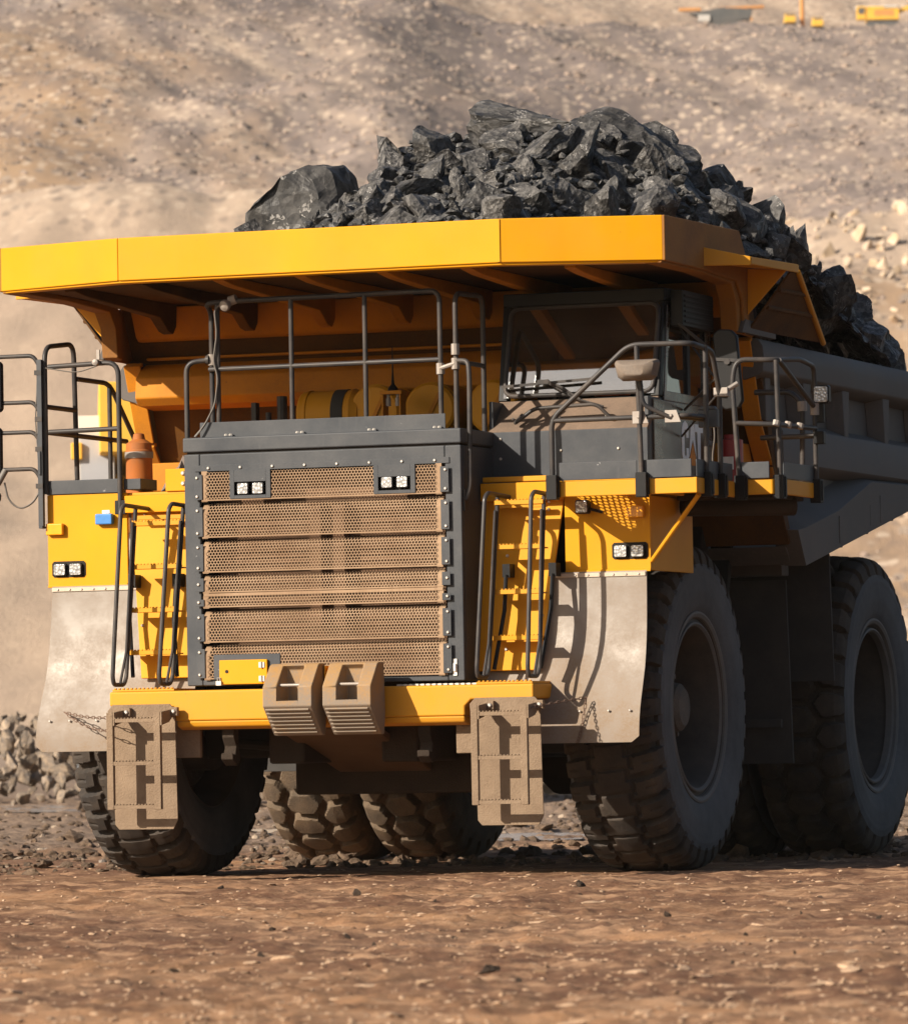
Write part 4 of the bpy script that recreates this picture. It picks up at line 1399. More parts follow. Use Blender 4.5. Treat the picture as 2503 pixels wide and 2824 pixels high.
b.add(mv(*([(2.987 + x * .93, -2.018, 4.515 + z * .9) for x, z in P] + [(2.987 + x * .93, -2.010, 4.515 + z * .9) for x, z in P])), [tuple(range(8)), tuple(range(8, 16))] + [(i, (i + 1) % 8, (i + 1) % 8 + 8, i + 8) for i in range(8)])
b.build("mirror_glass", MIRROR, mh)

b = MB()      # outer platform rail
b.tube([(3.66, -1.13, 3.40), (3.60, -1.13, 4.45), (3.64, -1.12, 4.63), (3.98, -1.05, 4.62), (4.03, -.4, 4.66), (4.035, .06, 4.62), (4.035, .06, 3.38)], RT, 10, .10)
b.tube([(4.0, -1.0, 3.40), (3.99, -1.04, 4.62)], RT, 8)
b.tube([(4.0, -.98, 4.62), (4.03, .04, 4.25)], RT, 8)
b.tube([(3.63, -1.13, 4.055), (3.98, -1.06, 4.035), (4.035, .05, 4.05)], RT * .95, 8, .05)
b.tube([(3.50, .1, 3.98), (4.03, .06, 3.98)], RT, 8)
b.tube([(3.42, .2, 4.41), (3.78, .2, 4.40), (3.88, .2, 4.27), (3.86, .2, 3.50)], RT * 1.1, 8, .08)
pr = b.build("guard_rail", TUBE, truck, 0, smooth=60)
b = MB()
b.cyl((3.875, .2, 4.22), (3.872, .2, 4.31), .045, 10); b.cyl((4.035, .06, 4.17), (4.035, .06, 4.28), .045, 10)
for k in range(3):
    b.cyl((3.98 + .025 * k, -1.06 + .3 * k, 4.02), (3.99 + .025 * k, -1.05 + .3 * k, 4.07), .035, 8)
b.build("pipe_clamp", TUBE_BARE, pr)
o, bb = lamp(truck, (4.10, .04, 4.36), .075, .085, "work_light")
bb.build("lens", LENS, o, 0.004)
b = MB(); b.box(4.05, 4.12, .05, .10, 4.10, 4.28); b.box(4.03, 4.13, .0, .08, 3.90, 4.02); b.build("lamp_bracket", BLACK, o, 0.01)
b = MB()
b.tube([(3.38, -1.0, 3.60), (3.36, -1.0, 3.75), (3.39, -1.0, 3.95), (3.37, -1.0, 4.2)], .008, 6, .06)
b.build("cable", WIRE, pr, 0, smooth=60)

# ---- cab
CX0, CX1 = 1.30, 2.83
b = MB()
b.box(CX0, CX1, -1.25, -1.21, 3.55, 4.045)                       # grey front panel
b.box(CX1 - .04, CX1, -1.21, .72, 3.55, 4.33)                   # lower side
b.box(CX0, CX0 + .04, -1.21, .72, 3.55, 4.33)
b.box(CX0, CX1, .72, .76, 3.55, 5.33)
cab = b.build("cab", GREY, truck, 0.008)
b = MB()
b.prism([(-1.252, 4.047), (-.90, 4.345), (-.86, 4.345), (-.86, 4.30), (-1.22, 4.02)], 'x', CX0 - .003, CX1 + .003)
b.build("cowl", CONSOLE, cab, 0.010)
b = MB()          # roof, pillars
b.box(CX0 + .02, CX1 + .04, -.74, .76, 5.25, 5.345)
b.obox(((CX0 + CX1) / 2 + .02, -.72, 5.285), (1, 0, 0), (0, 1, 0), (0, 0, 1), (.78, .05, .06))
for x in (CX0 + .03, CX1 - .035):
    b.prism([(-.905, 4.345), (-.705, 5.25), (-.60, 5.25), (-.80, 4.345)], 'x', x - .045, x + .045)
b.box(CX1 - .05, CX1 + .01, -.02, .08, 4.33, 5.25)
b.box(CX1 - .05, CX1 + .01, .63, .755, 4.33, 5.25)
b.box(CX0 - .01, CX0 + .05, .63, .755, 4.33, 5.25)
b.build("cab_frame", BLACK, cab, 0.012)
def wsP(x, t):   # point on the windscreen, t = 0 sill .. 1 header
    return (x, -.905 + .20 * t - .012, 4.345 + .905 * t)
b = MB()
b.tube([wsP(CX0 + .05, .05), wsP(CX1 - .05, .05), wsP(CX1 - .03, .96), wsP(CX0 + .07, .96)], .022, 8, .10, closed=True)
b.build("window_seal", TUBE, cab, 0, smooth=60)
b = MB()
b.quadplate(wsP(CX0 + .04, .03), wsP(CX1 - .04, .03), wsP(CX1 - .02, .97), wsP(CX0 + .06, .97), -.006)
b.build("windscreen", GLASS, cab)
b = MB()
b.quadplate((CX1 - .02, -.72, 4.36), (CX1 - .02, .64, 4.36), (CX1 - .02, .64, 5.24), (CX1 - .02, -.58, 5.24), .006)
b.build("side_window", GLASS, cab)
b = MB()          # inside: floor, back wall, seat, dash
b.box(CX0 + .06, CX1 - .06, -.8, .70, 4.0, 4.05)
b.box(CX0 + .06, CX1 - .06, .64, .70, 4.05, 5.24)
b.box(CX0 + .08, CX1 - .08, -.72, -.42, 4.05, 4.34)
b.prism([(-.30, 4.28), (.25, 4.28), (.30, 4.95), (.22, 5.0), (.12, 4.42), (-.30, 4.40)], 'x', 1.75, 2.25)
b.build("cab_interior", CLOTH, cab, 0.02)
b = MB()
b.lathe([(-.012, .19), (0, .205), (.012, .19)], (2.02, -.36, 4.50), (0, -.5, .85), 24, cap=False)
b.tube([(2.02, -.36, 4.50), (2.02, -.5, 4.3)], .03, 8)
b.tube([(1.83, -.36, 4.50), (2.21, -.36, 4.50)], .014, 6)
b.build("steering_wheel", BLACK, cab)
b = MB()
b.prism([(-.70, 5.22), (-.66, 5.22), (-.70, 5.05), (-.72, 5.05)], 'x', CX0 + .12, CX1 - .1)
b.build('sun_visor', surf('tan_visor', (.30, .21, .11), (.2, .14, .08), .1, .5, .7, bstr=0), cab, .004)
b = MB()
b.box(CX0 + .1, CX1 - .1, -.74, -.30, 4.342, 4.36)
b.build('dashboard', plain('grey_dash', (.30, .32, .34), .5), cab, .004)
b = MB()
b.quadplate((2.15, -.70, 4.37), (2.50, -.70, 4.37), (2.50, -.58, 4.47), (2.17, -.58, 4.45), .02)
b.build("dash_cloth", REDCLOTH, cab, 0.008)
b = MB()          # two round cab fans by the left pillar
for z in (4.46, 4.57):
    b.lathe([(0, .03), (.03, .055), (.06, .055), (.07, .03)], (1.43, -.74, z), (0, -1, 0), 14)
b.tube([(1.43, -.74, 4.57), (1.42, -.70, 4.75), (1.44, -.62, 5.0)], .008, 6, .1)
b.build("cab_fan", GREY, cab)
b = MB()          # wiper: motor arm and blade
b.tube([(2.12, -1.02, 4.33), (1.93, -.98, 4.45), (1.78, -.955, 4.52)], .013, 6)
b.tube([(2.35, -1.05, 4.26), (2.05, -1.01, 4.35), (1.75, -.95, 4.52)], .009, 6)
b.obox((1.80, -.955, 4.50), (1, 0, .05), (0, 1, 0), (0, 0, 1), (.46, .008, .012))
b.box(1.69, 1.80, -.975, -.955, 4.49, 4.53)
b.build("wiper", TUBE, cab)
b = MB()
b.tube([(1.62, -1.19, 4.20), (1.56, -1.25, 4.12), (1.60, -1.27, 4.14), (1.75, -1.25, 4.25), (2.35, -1.25, 4.27), (2.46, -1.22, 4.15)], .018, 8, .06)
b.build("grab_handle", TUBE, cab, 0, smooth=60)
b = MB()
for x, z in ((1.42, 3.62), (1.42, 3.80), (1.42, 3.98), (2.0, 3.86), (2.55, 3.86)):
    b.bolt((x, -1.25, z), (0, -1, 0), .014)
for x in (1.5, 1.95, 2.4):
    b.bolt((x, -1.12, 4.165), (0, -.65, .75), .014)
b.build("bolt", BOLT, cab)
b = MB()          # door skin on the cab side, glossy black
b.box(CX1 + .001, CX1 + .018, -1.10, .70, 3.60, 4.31)
b.prism([(-.78, 4.31), (-.62, 5.2), (-.54, 5.2), (-.70, 4.40), (.57, 4.40), (.57, 5.2), (.70, 5.2), (.70, 4.31)], 'x', CX1 + .001, CX1 + .018)
cdoor = b.build("cab_door", BLACKGLOSS, truck, 0.006)
b = MB()
b.box(CX1 + .018, CX1 + .04, .50, .64, 3.95, 4.0)
b.build("handle", TUBE_BARE, cdoor, 0.006)
LU, LV, LS = -.27, 3.745, 1.0
def lp(P): return [(LU + u * LS, LV + v * LS) for u, v in P]
b = MB()
b.prism(lp([(.21, .25), (.21, .32), (.175, .38), (.105, .405), (.035, .38), (0, .32), (0, .085), (.035, .025), (.105, 0), (.175, .025), (.21, .085), (.21, .155), (.135, .155), (.135, .09), (.105, .075), (.075, .09), (.075, .315), (.105, .33), (.135, .315), (.135, .25)]), 'x', CX1 + .019, CX1 + .023)
b.prism(lp([(.222, .075), (.285, .39), (.385, .39), (.448, .075), (.335, .245)]), 'x', CX1 + .019, CX1 + .023)
b.prism(lp([(.40, .39), (.66, .39), (.66, .315), (.585, .315), (.575, .0), (.50, .0), (.485, .315), (.415, .315)]), 'x', CX1 + .019, CX1 + .023)
b.build("door_lettering", WHITE, cdoor, 0, smooth=0)
b = MB()
b.prism(lp([(.20, .0), (.335, .205), (.47, .0)]), 'x', CX1 + .019, CX1 + .023)
b.build("door_emblem", ORANGE, cdoor, 0, smooth=0)
b = MB()          # louvred cooling unit high on the cab side
b.box(CX1 + .045, CX1 + .16, -.62, .35, 5.0, 5.33)
for k in range(6):
    b.box(CX1 + .16, CX1 + .175, -.58, .31, 5.03 + k * .047, 5.055 + k * .047)
b.build("cooling_unit", BLACK, cab, 0.01)
b = MB()
b.tube([(2.86, -.55, 5.08), (3.42, -.92, 4.68)], .016, 6)
b.tube([(2.86, -.2, 4.25), (3.45, -.9, 4.55)], .012, 6)
b.tube([(2.86, -.3, 4.0), (3.44, -1.0, 4.35)], .010, 6)
b.tube([(2.86, -.3, 5.0), (3.40, -.5, 4.30)], .010, 6)
ms = b.build("mirror_arm", TUBE, truck)
P = [(3.36, 4.88), (3.42, 4.93), (3.54, 4.92), (3.595, 4.86), (3.64, 4.27), (3.60, 4.20), (3.47, 4.185), (3.42, 4.23)]
b = MB()
b.prism(P, 'y', -.93, -.87)
tm = b.build("mirror", BLACK, truck, 0.02)
b = MB()
b.prism([(3.37, 4.64), (3.61, 4.62), (3.608, 4.65), (3.37, 4.67)], 'y', -.945, -.93); b.cyl((3.50, -.95, 4.63), (3.50, -.93, 4.63), .03, 8)
b.build("mirror_bracket", TUBE, tm)

# ---- things standing on the decks behind the hood
b = MB()
b.lathe([(0, .128), (.33, .124), (.34, .130), (.40, .130), (.41, .122), (.47, .12), (.51, .06), (.56, .05), (.57, .02)], (-2.20, -1.15, 3.60), (0.0, 0, 1), 20)
tank = b.build("pressure_tank", TANKM, truck)
b = MB()
b.lathe([(0, .134), (.06, .134)], (-2.20, -1.15, 3.93), (0, 0, 1), 20)
b.build("tank_band", TUBE_BARE, tank)
def drum(c, axis, r, L, band=False):
    b_ = MB()
    b_.lathe([(0, r * .2), (0.005, r * .9), (.02, r * .96), (.03, r), (L * .12, r), (L * .13, r * 1.04), (L * .16, r * 1.04), (L * .17, r), (L * .84, r), (L * .85, r * 1.04), (L * .88, r * 1.04), (L * .9, r), (L, r * .9)], c, axis, 28)
    o_ = b_.build("air_cleaner", YEL_DIRTY, truck)
    return o_
for x in (-.33, .23, .86):
    o_ = drum((x, .15, 4.37), (0, 1, 0), .255, .7)
    b = MB(); b.obox((x + .02, .135, 4.34), (.5, 0, 1), (0, 1, 0), (1, 0, -.5), (.2, .008, .018)); b.build("lid_strap", YEL_OLD, o_)
o_ = drum((-1.12, .35, 4.36), (1, 0, 0), .235, .62)
b = MB(); b.lathe([(0, .243), (.12, .243)], (-.76, .35, 4.36), (1, 0, 0), 28); b.build("rubber_band", FLAPRUB, o_)
b = MB()
b.box(-.12, .10, -.25, -.10, 4.50, 4.535)
b.box(-.10, -.085, -.25, -.1, 4.2, 4.5); b.box(.075, .09, -.25, -.1, 4.2, 4.5)
br = b.build("antenna_bracket", YEL_OLD, truck, .004)
b = MB()
b.lathe([(0, .05), (.02, .045), (.06, .015), (.17, .008), (.42, .004)], (-.01, -.18, 4.54), (0, 0, 1), 10)
b.build("antenna", BLACK, br)
b = MB()
for x in (-.05, .045):
    b.lathe([(0, .025), (.07, .025), (.085, .015), (.11, .02)], (x, -.2, 4.39), (0, 0, 1), 10)
b.build("valve", TUBE_BARE, br)
b = MB()
b.box(-1.45, -1.20, .1, .4, 4.22, 4.27); b.cyl((-1.28, .2, 4.27), (-1.28, .2, 4.55), .05, 10); b.cyl((-1.42, .2, 4.27), (-1.42, .2, 4.40), .03, 8); b.box(-1.6, -1.55, .2, .3, 4.0, 4.5)
b.build("filler_fittings", TUBE, truck, .004)
b = MB()
b.box(-1.3, 1.25, -1.2, .9, 3.2, 4.02)
b.box(-1.25, 1.2, .9, 1.2, 3.4, 4.0)
b.build("engine", SHADE_DARK, truck, .03)
b = MB()
b.lathe([(0, .11), (.45, .11), (.46, .07), (.5, .07)], (3.05, .65, 3.55), (0, 0, 1), 16)
bt = b.build("extinguisher", REDM, truck)
b = MB(); b.box(3.0, 3.1, .53, .545, 3.72, 3.84); b.build("sticker", LABELW, bt)

# ---- dump body with canopy
b = MB()
T = .03
def vplate(p, q, z0a, z1a, z0b, z1b, th):
    b.quadplate((p[0], p[1], z0a), (q[0], q[1], z0b), (q[0], q[1], z1b), (p[0], p[1], z1a), th)
vplate((-1.842, -2.43), (1.842, -2.43), 5.492, 5.888, 5.492, 5.888, -T)
vplate((1.846, -2.43), (3.23, -1.955), 5.492, 5.888, 5.488, 5.895, -T)
vplate((-3.23, -1.955), (-1.846, -2.43), 5.488, 5.895, 5.492, 5.888, -T)
# rolled lower edge and floor of the canopy
lip_ = b
b = MB()
b.prism([(-1.84, -2.40), (1.84, -2.40), (3.21, -1.94), (3.21, .90), (-3.21, .90), (-3.21, -1.94)], 'z', 5.515, 5.56)
floor_ = b
b = lip_
b.prism([(-1.84, -2.41), (1.84, -2.41), (3.2, -1.945), (3.2, -1.80), (1.80, -2.28), (-1.80, -2.28), (-3.2, -1.80), (-3.2, -1.945)], 'z', 5.470, 5.515)
sideplates = []
for s in (-1, 1):
    sideplates.append(MB())
    sideplates[-1].prism([(-1.955, 5.485), (-1.955, 5.895), (.38, 5.94), (.66, 5.64), (.66, 5.0), (.50, 4.98), (.46, 5.30), (.28, 5.46), (-.8, 5.49)], 'x', *sorted((s * 3.215, s * 3.25)))
    sideplates[-1].prism([(.50, 5.49), (.50, 4.985), (.92, 4.975), (1.06, 5.02), (.84, 5.50)], 'x', *sorted((s * 3.17, s * 3.20)))
    sideplates[-1].prism([(-1.95, 5.465), (-.8, 5.47), (.20, 5.43), (.34, 5.28), (.38, 5.0), (.50, 4.98), (.50, 5.36), (.40, 5.50), (-1.95, 5.53)], 'x', *sorted((s * 3.05, s * 3.215)))
body = b.build("dump_body", YEL, truck, 0.012)
b = floor_
# front wall following the slope down to the floor
b.prism([(.78, 5.50), (1.02, 5.04), (1.48, 3.85), (2.02, 3.05), (2.14, 3.10), (1.60, 3.9), (1.14, 5.1), (.90, 5.56)], 'x', -3.2, 3.2)
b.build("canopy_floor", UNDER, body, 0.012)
for sp_ in sideplates:
    sp_.build("canopy_side", SHEET, body, 0.012)
b = MB()
b.prism([(.66, 5.50), (.80, 5.22), (.86, 5.18), (.98, 5.18), (.80, 5.50)], 'x', -3.04, 3.04)
b.prism([(.88, 4.90), (.78, 4.82), (.76, 4.62), (.84, 4.55), (1.22, 4.52), (1.05, 4.97)], 'x', -3.04, 3.04)
b.prism([(1.05, 4.0), (1.05, 3.72), (1.56, 3.68), (1.42, 4.0)], 'x', -3.0, 3.0)
b.box(-3.0, 3.0, .96, 1.03, 5.00, 5.03)
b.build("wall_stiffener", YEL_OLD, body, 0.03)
for x in (-2.6, -1.75, -.95, -.15, .65, 1.45, 2.3):
    b = MB()
    y0_ = -2.2 if abs(x) < 1.8 else -1.8
    b.prism([(y0_, 5.514), (y0_, 5.47), (y0_ + .3, 5.44), (.25, 5.36), (.46, 5.24), (.58, 5.22), (.66, 5.3), (.68, 5.514)], 'x', x - .055, x + .055)
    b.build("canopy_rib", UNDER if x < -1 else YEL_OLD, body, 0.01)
b = MB()          # welded joint strips on the lip
b.prism([(1.835, -2.436), (1.855, -2.436), (1.855, -2.43), (1.835, -2.43)], 'z', 5.50, 5.885)
b.build("weld_seam", YEL, body)
for s in (-1, 1):
    # flared spill board beside the canopy
    def q(x, y, z): return (s * x, y, z)
    b = MB()
    b.quadplate(q(3.231, -.78, 5.70), q(3.66, -.66, 5.60), q(3.66, -.66, 5.52), q(3.231, -.78, 5.525), .02 * s)
    b.quadplate(q(3.231, -.76, 5.56), q(3.66, -.64, 5.53), q(3.66, .87, 5.57), q(3.231, .9, 5.62), .02 * s)
    b.quadplate(q(3.64, -.64, 5.53), q(3.66, .87, 5.56), q(3.66, .87, 5.64), q(3.64, -.64, 5.60), .02 * s)
    sk = MB()
    sk.quadplate(q(3.25, .66, 5.03), q(3.65, .68, 5.55), q(3.66, .87, 5.56), q(3.27, 3.05, 5.05), .02 * s)
    for k_ in (.3, .6):
        sk.tube([q(3.25 + .4 * (1 - k_) , .70, 5.03 + .52 * (1 - k_)), q(3.27 + .39 * (1 - k_), 3.05 - 2.18 * (1 - k_), 5.05 + .51 * (1 - k_))], .025, 6)
    b.triplate(q(3.252, .60, 5.60), q(3.63, .62, 5.57), q(3.252, .58, 5.16), .02 * s)
    b.tube([q(3.665, .88, 5.57), q(3.28, 3.08, 5.05)], .03, 8)
    spb = b.build("spill_board", YEL_DIRTY, body, 0.008)
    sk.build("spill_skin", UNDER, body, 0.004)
    # side panel, rails and ribs
    BX = 3.20
    b = MB()
    b.prism([(.90, 4.98), (1.22, 4.20), (1.57, 3.80), (1.99, 3.19), (2.24, 2.86), (6.29, 3.53), (8.3, 3.86), (8.3, 4.98)], 'x', *sorted((s * (BX - .16), s * (BX - .12))))
    side = b.build("body_side", BODY, body, 0.006)
    def rail(prof, ya, yb, name, bev=.012):
        b_ = MB(); b_.prism([(s * (BX + x), z) for x, z in prof], 'y', ya, yb); return b_.build(name, BODY, side, bev)
    rail([(-.119, 4.58), (.05, 4.625), (.085, 4.66), (.095, 4.80), (.085, 4.90), (.04, 4.965), (-.119, 4.985)], .95, 8.3, "top_rail", .012)
    rail([(-.119, 3.74), (.05, 3.80), (.075, 3.83), (.075, 4.12), (.05, 4.17), (-.119, 4.25)], 1.62, 8.3, "side_rail", .012)
    rail([(-.119, 4.255), (.02, 4.20), (.02, 4.62), (-.119, 4.575)], 1.25, 1.42, "side_rib")
    b = MB()      # stiffening skirt along the floor line
    P1 = [(1.96, 3.20), (2.05, 3.38), (2.71, 3.49), (4.60, 3.83), (8.3, 3.87), (8.3, 3.858), (6.29, 3.528), (2.245, 2.856)]
    P2 = [(1.99, 3.19), (2.26, 3.22), (3.45, 3.42), (4.70, 3.75), (8.3, 3.80), (8.3, 3.855), (6.29, 3.525), (2.25, 2.852)]
    vs = [(s * (BX - .119), y, z) for y, z in P1] + [(s * (BX + .10), y, z) for y, z in P2]
    n = len(P1)
    b.add(vs, [tuple(range(n)), tuple(range(n, 2 * n))] + [(i, (i + 1) % n, (i + 1) % n + n, i + n) for i in range(n)])
    b.prism([(4.62, 3.52), (8.3, 3.80), (8.3, 3.85), (6.29, 3.55), (4.62, 3.30)], 'x', *sorted((s * (BX + .09), s * (BX + .103))))
    for y0 in (3.45, 5.0):
        b.box(*sorted((s * (BX + .095), s * (BX + .108))), y0, y0 + .10, 3.10 + (y0 - 3.45) * .165, 3.37 + (y0 - 3.45) * .165)
    b.build("floor_rail", BODY, side, 0.012)
    for y0 in (2.35, 3.75, 5.28, 6.8):
        b = MB()
        vs = [(s * (BX - .119), y0, 4.60), (s * (BX - .119), y0 + .36, 4.60), (s * (BX + .05), y0 + .36, 4.63), (s * (BX + .05), y0 + .10, 4.63),
              (s * (BX - .119), y0 + .10, 4.23), (s * (BX - .119), y0 + .34, 4.23), (s * (BX + .04), y0 + .34, 4.17), (s * (BX + .04), y0 + .20, 4.17)]
        b.add(vs, [(0, 1, 2, 3), (7, 6, 5, 4), (0, 4, 5, 1), (1, 5, 6, 2), (2, 6, 7, 3), (3, 7, 4, 0)])
        b.build("side_rib", BODY, side, 0.010)
    b = MB()      # orange front edge of the side wall
    pts = [(.90, 4.97), (1.22, 4.20), (1.57, 3.80), (1.99, 3.19)]
    for (ya, za), (yb, zb) in zip(pts[:-1], pts[1:]):
        b.quadplate(q(3.02, ya - .02, za - .012), q(3.195, ya - .03, za - .012), q(3.195, yb - .03, zb + .012), q(3.02, yb - .02, zb + .012), -.03 * s)
        b.box(*sorted((s * 3.02, s * 3.19)), ya + .0, ya + .04, za - .03, za + .01)
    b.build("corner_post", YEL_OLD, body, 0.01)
    b = MB()
    b.prism([(.38, 4.99), (1.5, 4.99), (1.5, 5.10), (.5, 5.12)], 'x', *sorted((s * 3.20, s * 3.26)))
    b.build("corner_plate", BODY, body, 0.005)
b = MB()          # body floor and tail
b.prism([(2.04, 3.04), (2.24, 2.87), (8.3, 3.88), (8.3, 3.98), (2.2, 3.0)], 'x', -3.15, 3.15)
for y in (2.9, 3.9, 4.9, 5.9, 6.9):
    z = 2.87 + (y - 2.24) * .165
    b.box(-2.9, 2.9, y - .12, y + .12, z - .2, z)
b.build("body_floor", BODY, body, 0.01)

# ------------------------------------------------------------------ wheel chocks hung on the bumper
def chock(x0, w, label):
    b = MB()
    prof = [(-2.345, 1.955), (-2.47, 1.955), (-2.515, 1.94), (-2.70, 1.745), (-2.705, 1.57), (-2.43, 1.31), (-2.36, 1.305), (-2.33, 1.5)]
    xs = [x0, x0 + w * .28, x0 + w * .72, x0 + w]
    n = len(prof)
    vs = [(x, y, z) for x in xs for (y, z) in prof]
    I = lambda i, k: i * n + (k % n)
    fs = [tuple(I(0, k) for k in range(n)), tuple(I(3, k) for k in range(n))[::-1]]
    for i in range(3):
        for k in range(n):
            if i == 1 and k in (2, 3):
                continue
            fs.append((I(i, k), I(i + 1, k), I(i + 1, k + 1), I(i, k + 1)))
    # pocket behind the carrying handle
    o = len(vs)
    for i in (1, 2):
        xin = xs[i] + (.02 if i == 1 else -.02)
        vs += [(xin, -2.46, 1.90), (xin, -2.46, 1.62), (xs[i], -2.705, 1.62)]
    # front lip under the pocket
    fs += [(I(1, 2), I(2, 2), o + 3, o), (o, o + 3, o + 4, o + 1), (o + 1, o + 4, o + 5, o + 2),
           (I(1, 2), o, o + 1, I(1, 3)), (o + 1, o + 2, I(1, 3)), (I(2, 2), I(2, 3), o + 4, o + 3), (o + 4, I(2, 3), o + 5),
           (o + 2, o + 5, I(2, 4), I(1, 4))]
    b.add(vs, fs)
    o_ = b.build("wheel_chock", CHOCKM, None, 0.012)
    tag(o_, label, "wheel chock", "wheel chocks hung on the truck bumper")
    b = MB()
    b.cyl((xs[1] - .01, -2.62, 1.76), (xs[2] + .01, -2.62, 1.76), .014, 10)
    b.build("handle", TUBE_BARE, o_)
    b = MB()
    for k in range(7):
        t = (k + .6) / 7.4
        y, z = -2.70 + .265 * t, 1.565 - .25 * t
        b.obox(((xs[0] + xs[3]) / 2 - .01, y - .004, z - .004), (1, 0, 0), (0, .73, -.69), (0, .69, .73), (w * .44, .006, .010))
    b.build("rib", CHOCKM, o_, 0.002)
    return o_
c1 = chock(-.385, .475, "dusty yellow wheel chock on the bumper, the one next to the small yellow door")
c2 = chock(.19, .465, "dusty yellow wheel chock on the bumper, the one farther from the small yellow door")
b = MB()
b.box(.105, .165, -2.33, -2.305, 1.60, 1.93); b.box(.105, .12, -2.42, -2.33, 1.78, 1.93); b.box(.15, .165, -2.42, -2.33, 1.78, 1.93)
b.cyl((-.1, -2.36, 1.90), (.62, -2.36, 1.90), .018, 8)
b.build("chock_hanger", YEL_DIRTY, bumper, .003)

# heap of dirt left on the deck
def mound(name, cx_, cy_, z0, rx, ry, h, mat, seed):
    n = 26
    vs, fs = [], []
    r_ = np.random.default_rng(seed)
    for j in range(n):
        for i in range(n):
            u, v = i / (n - 1) * 2 - 1, j / (n - 1) * 2 - 1
            k = max(0, 1 - (u * u + v * v))
            vs.append((cx_ + u * rx, cy_ + v * ry, z0 + h * k ** .8 * (1 + .25 * r_.normal() * (k > 0.02)) - (0.02 if k == 0 else 0)))
    for j in range(n - 1):
        for i in range(n - 1):
            fs.append((j * n + i, j * n + i + 1, (j + 1) * n + i + 1, (j + 1) * n + i))
    b_ = MB(); b_.add(vs, fs); return b_.build(name, mat, None, 0, smooth=0)
dm = mound("dirt_heap", -1.72, -.55, 3.60, .5, .42, .34, RUBBLE_DARK, 3)
tag(dm, "small heap of brown dirt spilled on the deck beside the orange tank", "dirt heap")

# ------------------------------------------------------------------ coal load
def crest(y):
    return np.interp(y, [-2.3, -1.2, 0.0, 1.2, 2.4, 3.3, 4.5, 6.0, 7.5, 9.0], [5.72, 5.98, 6.36, 6.80, 7.22, 7.18, 6.90, 6.50, 6.05, 5.2])
def coal_z(x, y):
    c = crest(y)
    xr = np.maximum(0, x - 1.2); xl = np.maximum(0, -0.55 - x)
    z = c - .50 * np.minimum(xr, .9) - .95 * np.maximum(0, xr - .9) - .80 * np.minimum(xl, .7) - 1.1 * np.maximum(0, xl - .7)
    z = z + .14 * fbm(x * .9 + 3, y * .9, 3) + .07 * fbm(x * 3, y * 3, 3)
    return np.maximum(z, np.where(y < 1.0, 5.58, 4.85))
n1, n2 = 120, 200
xx, yy = np.meshgrid(np.linspace(-3.15, 3.15, n1), np.linspace(-2.20, 8.2, n2))
lim = np.where(yy < -1.6, 1.9, 3.12)
xx = np.clip(xx, -lim, lim)
zz = coal_z(xx, yy) - .10 + .07 * fbm(xx * 5, yy * 5, 3, .7)
zz = np.maximum(zz, np.where(yy < 1.2, 5.575, 4.6))
b = MB()
idx = np.arange(n1 * n2).reshape(n2, n1)
b.add(np.stack([xx, yy, zz], -1).reshape(-1, 3).tolist(), np.stack([idx[:-1, :-1], idx[:-1, 1:], idx[1:, 1:], idx[1:, :-1]], -1).reshape(-1, 4).tolist())
heap = b.build("coal_heap", COALFINE, None, 0, smooth=0)
items = []
for _ in range(3600):
    x, y = rng.uniform(-2.8, 3.05), rng.uniform(-2.2, 8.1)
    if y < -1.9 and abs(x) > 1.8: continue
    s = rng.uniform(.035, .095)
    z = float(coal_z(np.array(x), np.array(y))) - .05 + rng.uniform(-.02, .06)
    items.append((x, y, max(z, 5.59 + 1.1 * s) if y < 1.5 else z, s))
fines = merged_rocks("coal_fines", COALFINE, items, 1, 9, 8, .10, (1, .8, .6))
fines.parent = None
tag(heap, "dark fine coal filling the dump body under the lumps", "coal", kind="stuff")
tag(fines, "small broken coal pieces strewn between the large lumps of the load", "coal", kind="stuff")

LUMPS = [rock_mesh("coal_lump", COAL, 40 + k, 3, 14, .07, (1, rng.uniform(.7, .95), rng.uniform(.6, .9)), .30) for k in range(12)]
GC = "coal lumps heaped in the dump body"
def block_mesh(name, mat, outline, layers):
    """a split block: uneven outline (x, z) carried through layers (y, scale, lean), then chipped"""
    bm = bmesh.new()
    rings = []
    for y, sc, le in layers:
        rings.append([bm.verts.new((x * sc + le, y + .05 * math.sin(7 * x + y), z * (sc * .5 + .5))) for x, z in outline])
    n_ = len(outline)
    for a_, c_ in zip(rings[:-1], rings[1:]):
        for i in range(n_):
            bm.faces.new((a_[i], a_[(i + 1) % n_], c_[(i + 1) % n_], c_[i]))
    bm.faces.new(rings[0][::-1]); bm.faces.new(rings[-1])
    bmesh.ops.triangulate(bm, faces=bm.faces)
    bmesh.ops.subdivide_edges(bm, edges=bm.edges, cuts=3, use_grid_fill=True)
    for v in bm.verts:
        q_ = v.co.copy()
        v.co += q_.normalized() * (.05 * mnoise.noise(q_ * 3.1) + .03 * mnoise.noise(q_ * 8.0))
    bmesh.ops.recalc_face_normals(bm, faces=bm.faces)
    me = bpy.data.meshes.new(name)
    bm.to_mesh(me); bm.free()
    me.materials.append(mat)
    return me
BLOCK = block_mesh("coal_lump", COAL, [(-.55, -.40), (-.52, .02), (-.50, .12), (-.32, .23), (-.19, .35), (0, .51), (.18, .59), (.34, .56), (.42, .47), (.50, .32), (.54, .15), (.55, -.40)],
                   [(-.50, .70, -.10), (-.38, .92, -.04), (-.05, 1.0, 0), (.25, .98, .03), (.48, .72, .06)])
BIGL = [rock_mesh("coal_lump", COAL, 70 + k, 4, 13, .07, (1, rng.uniform(.8, 1), rng.uniform(.75, .95)), .36) for k in range(9)]
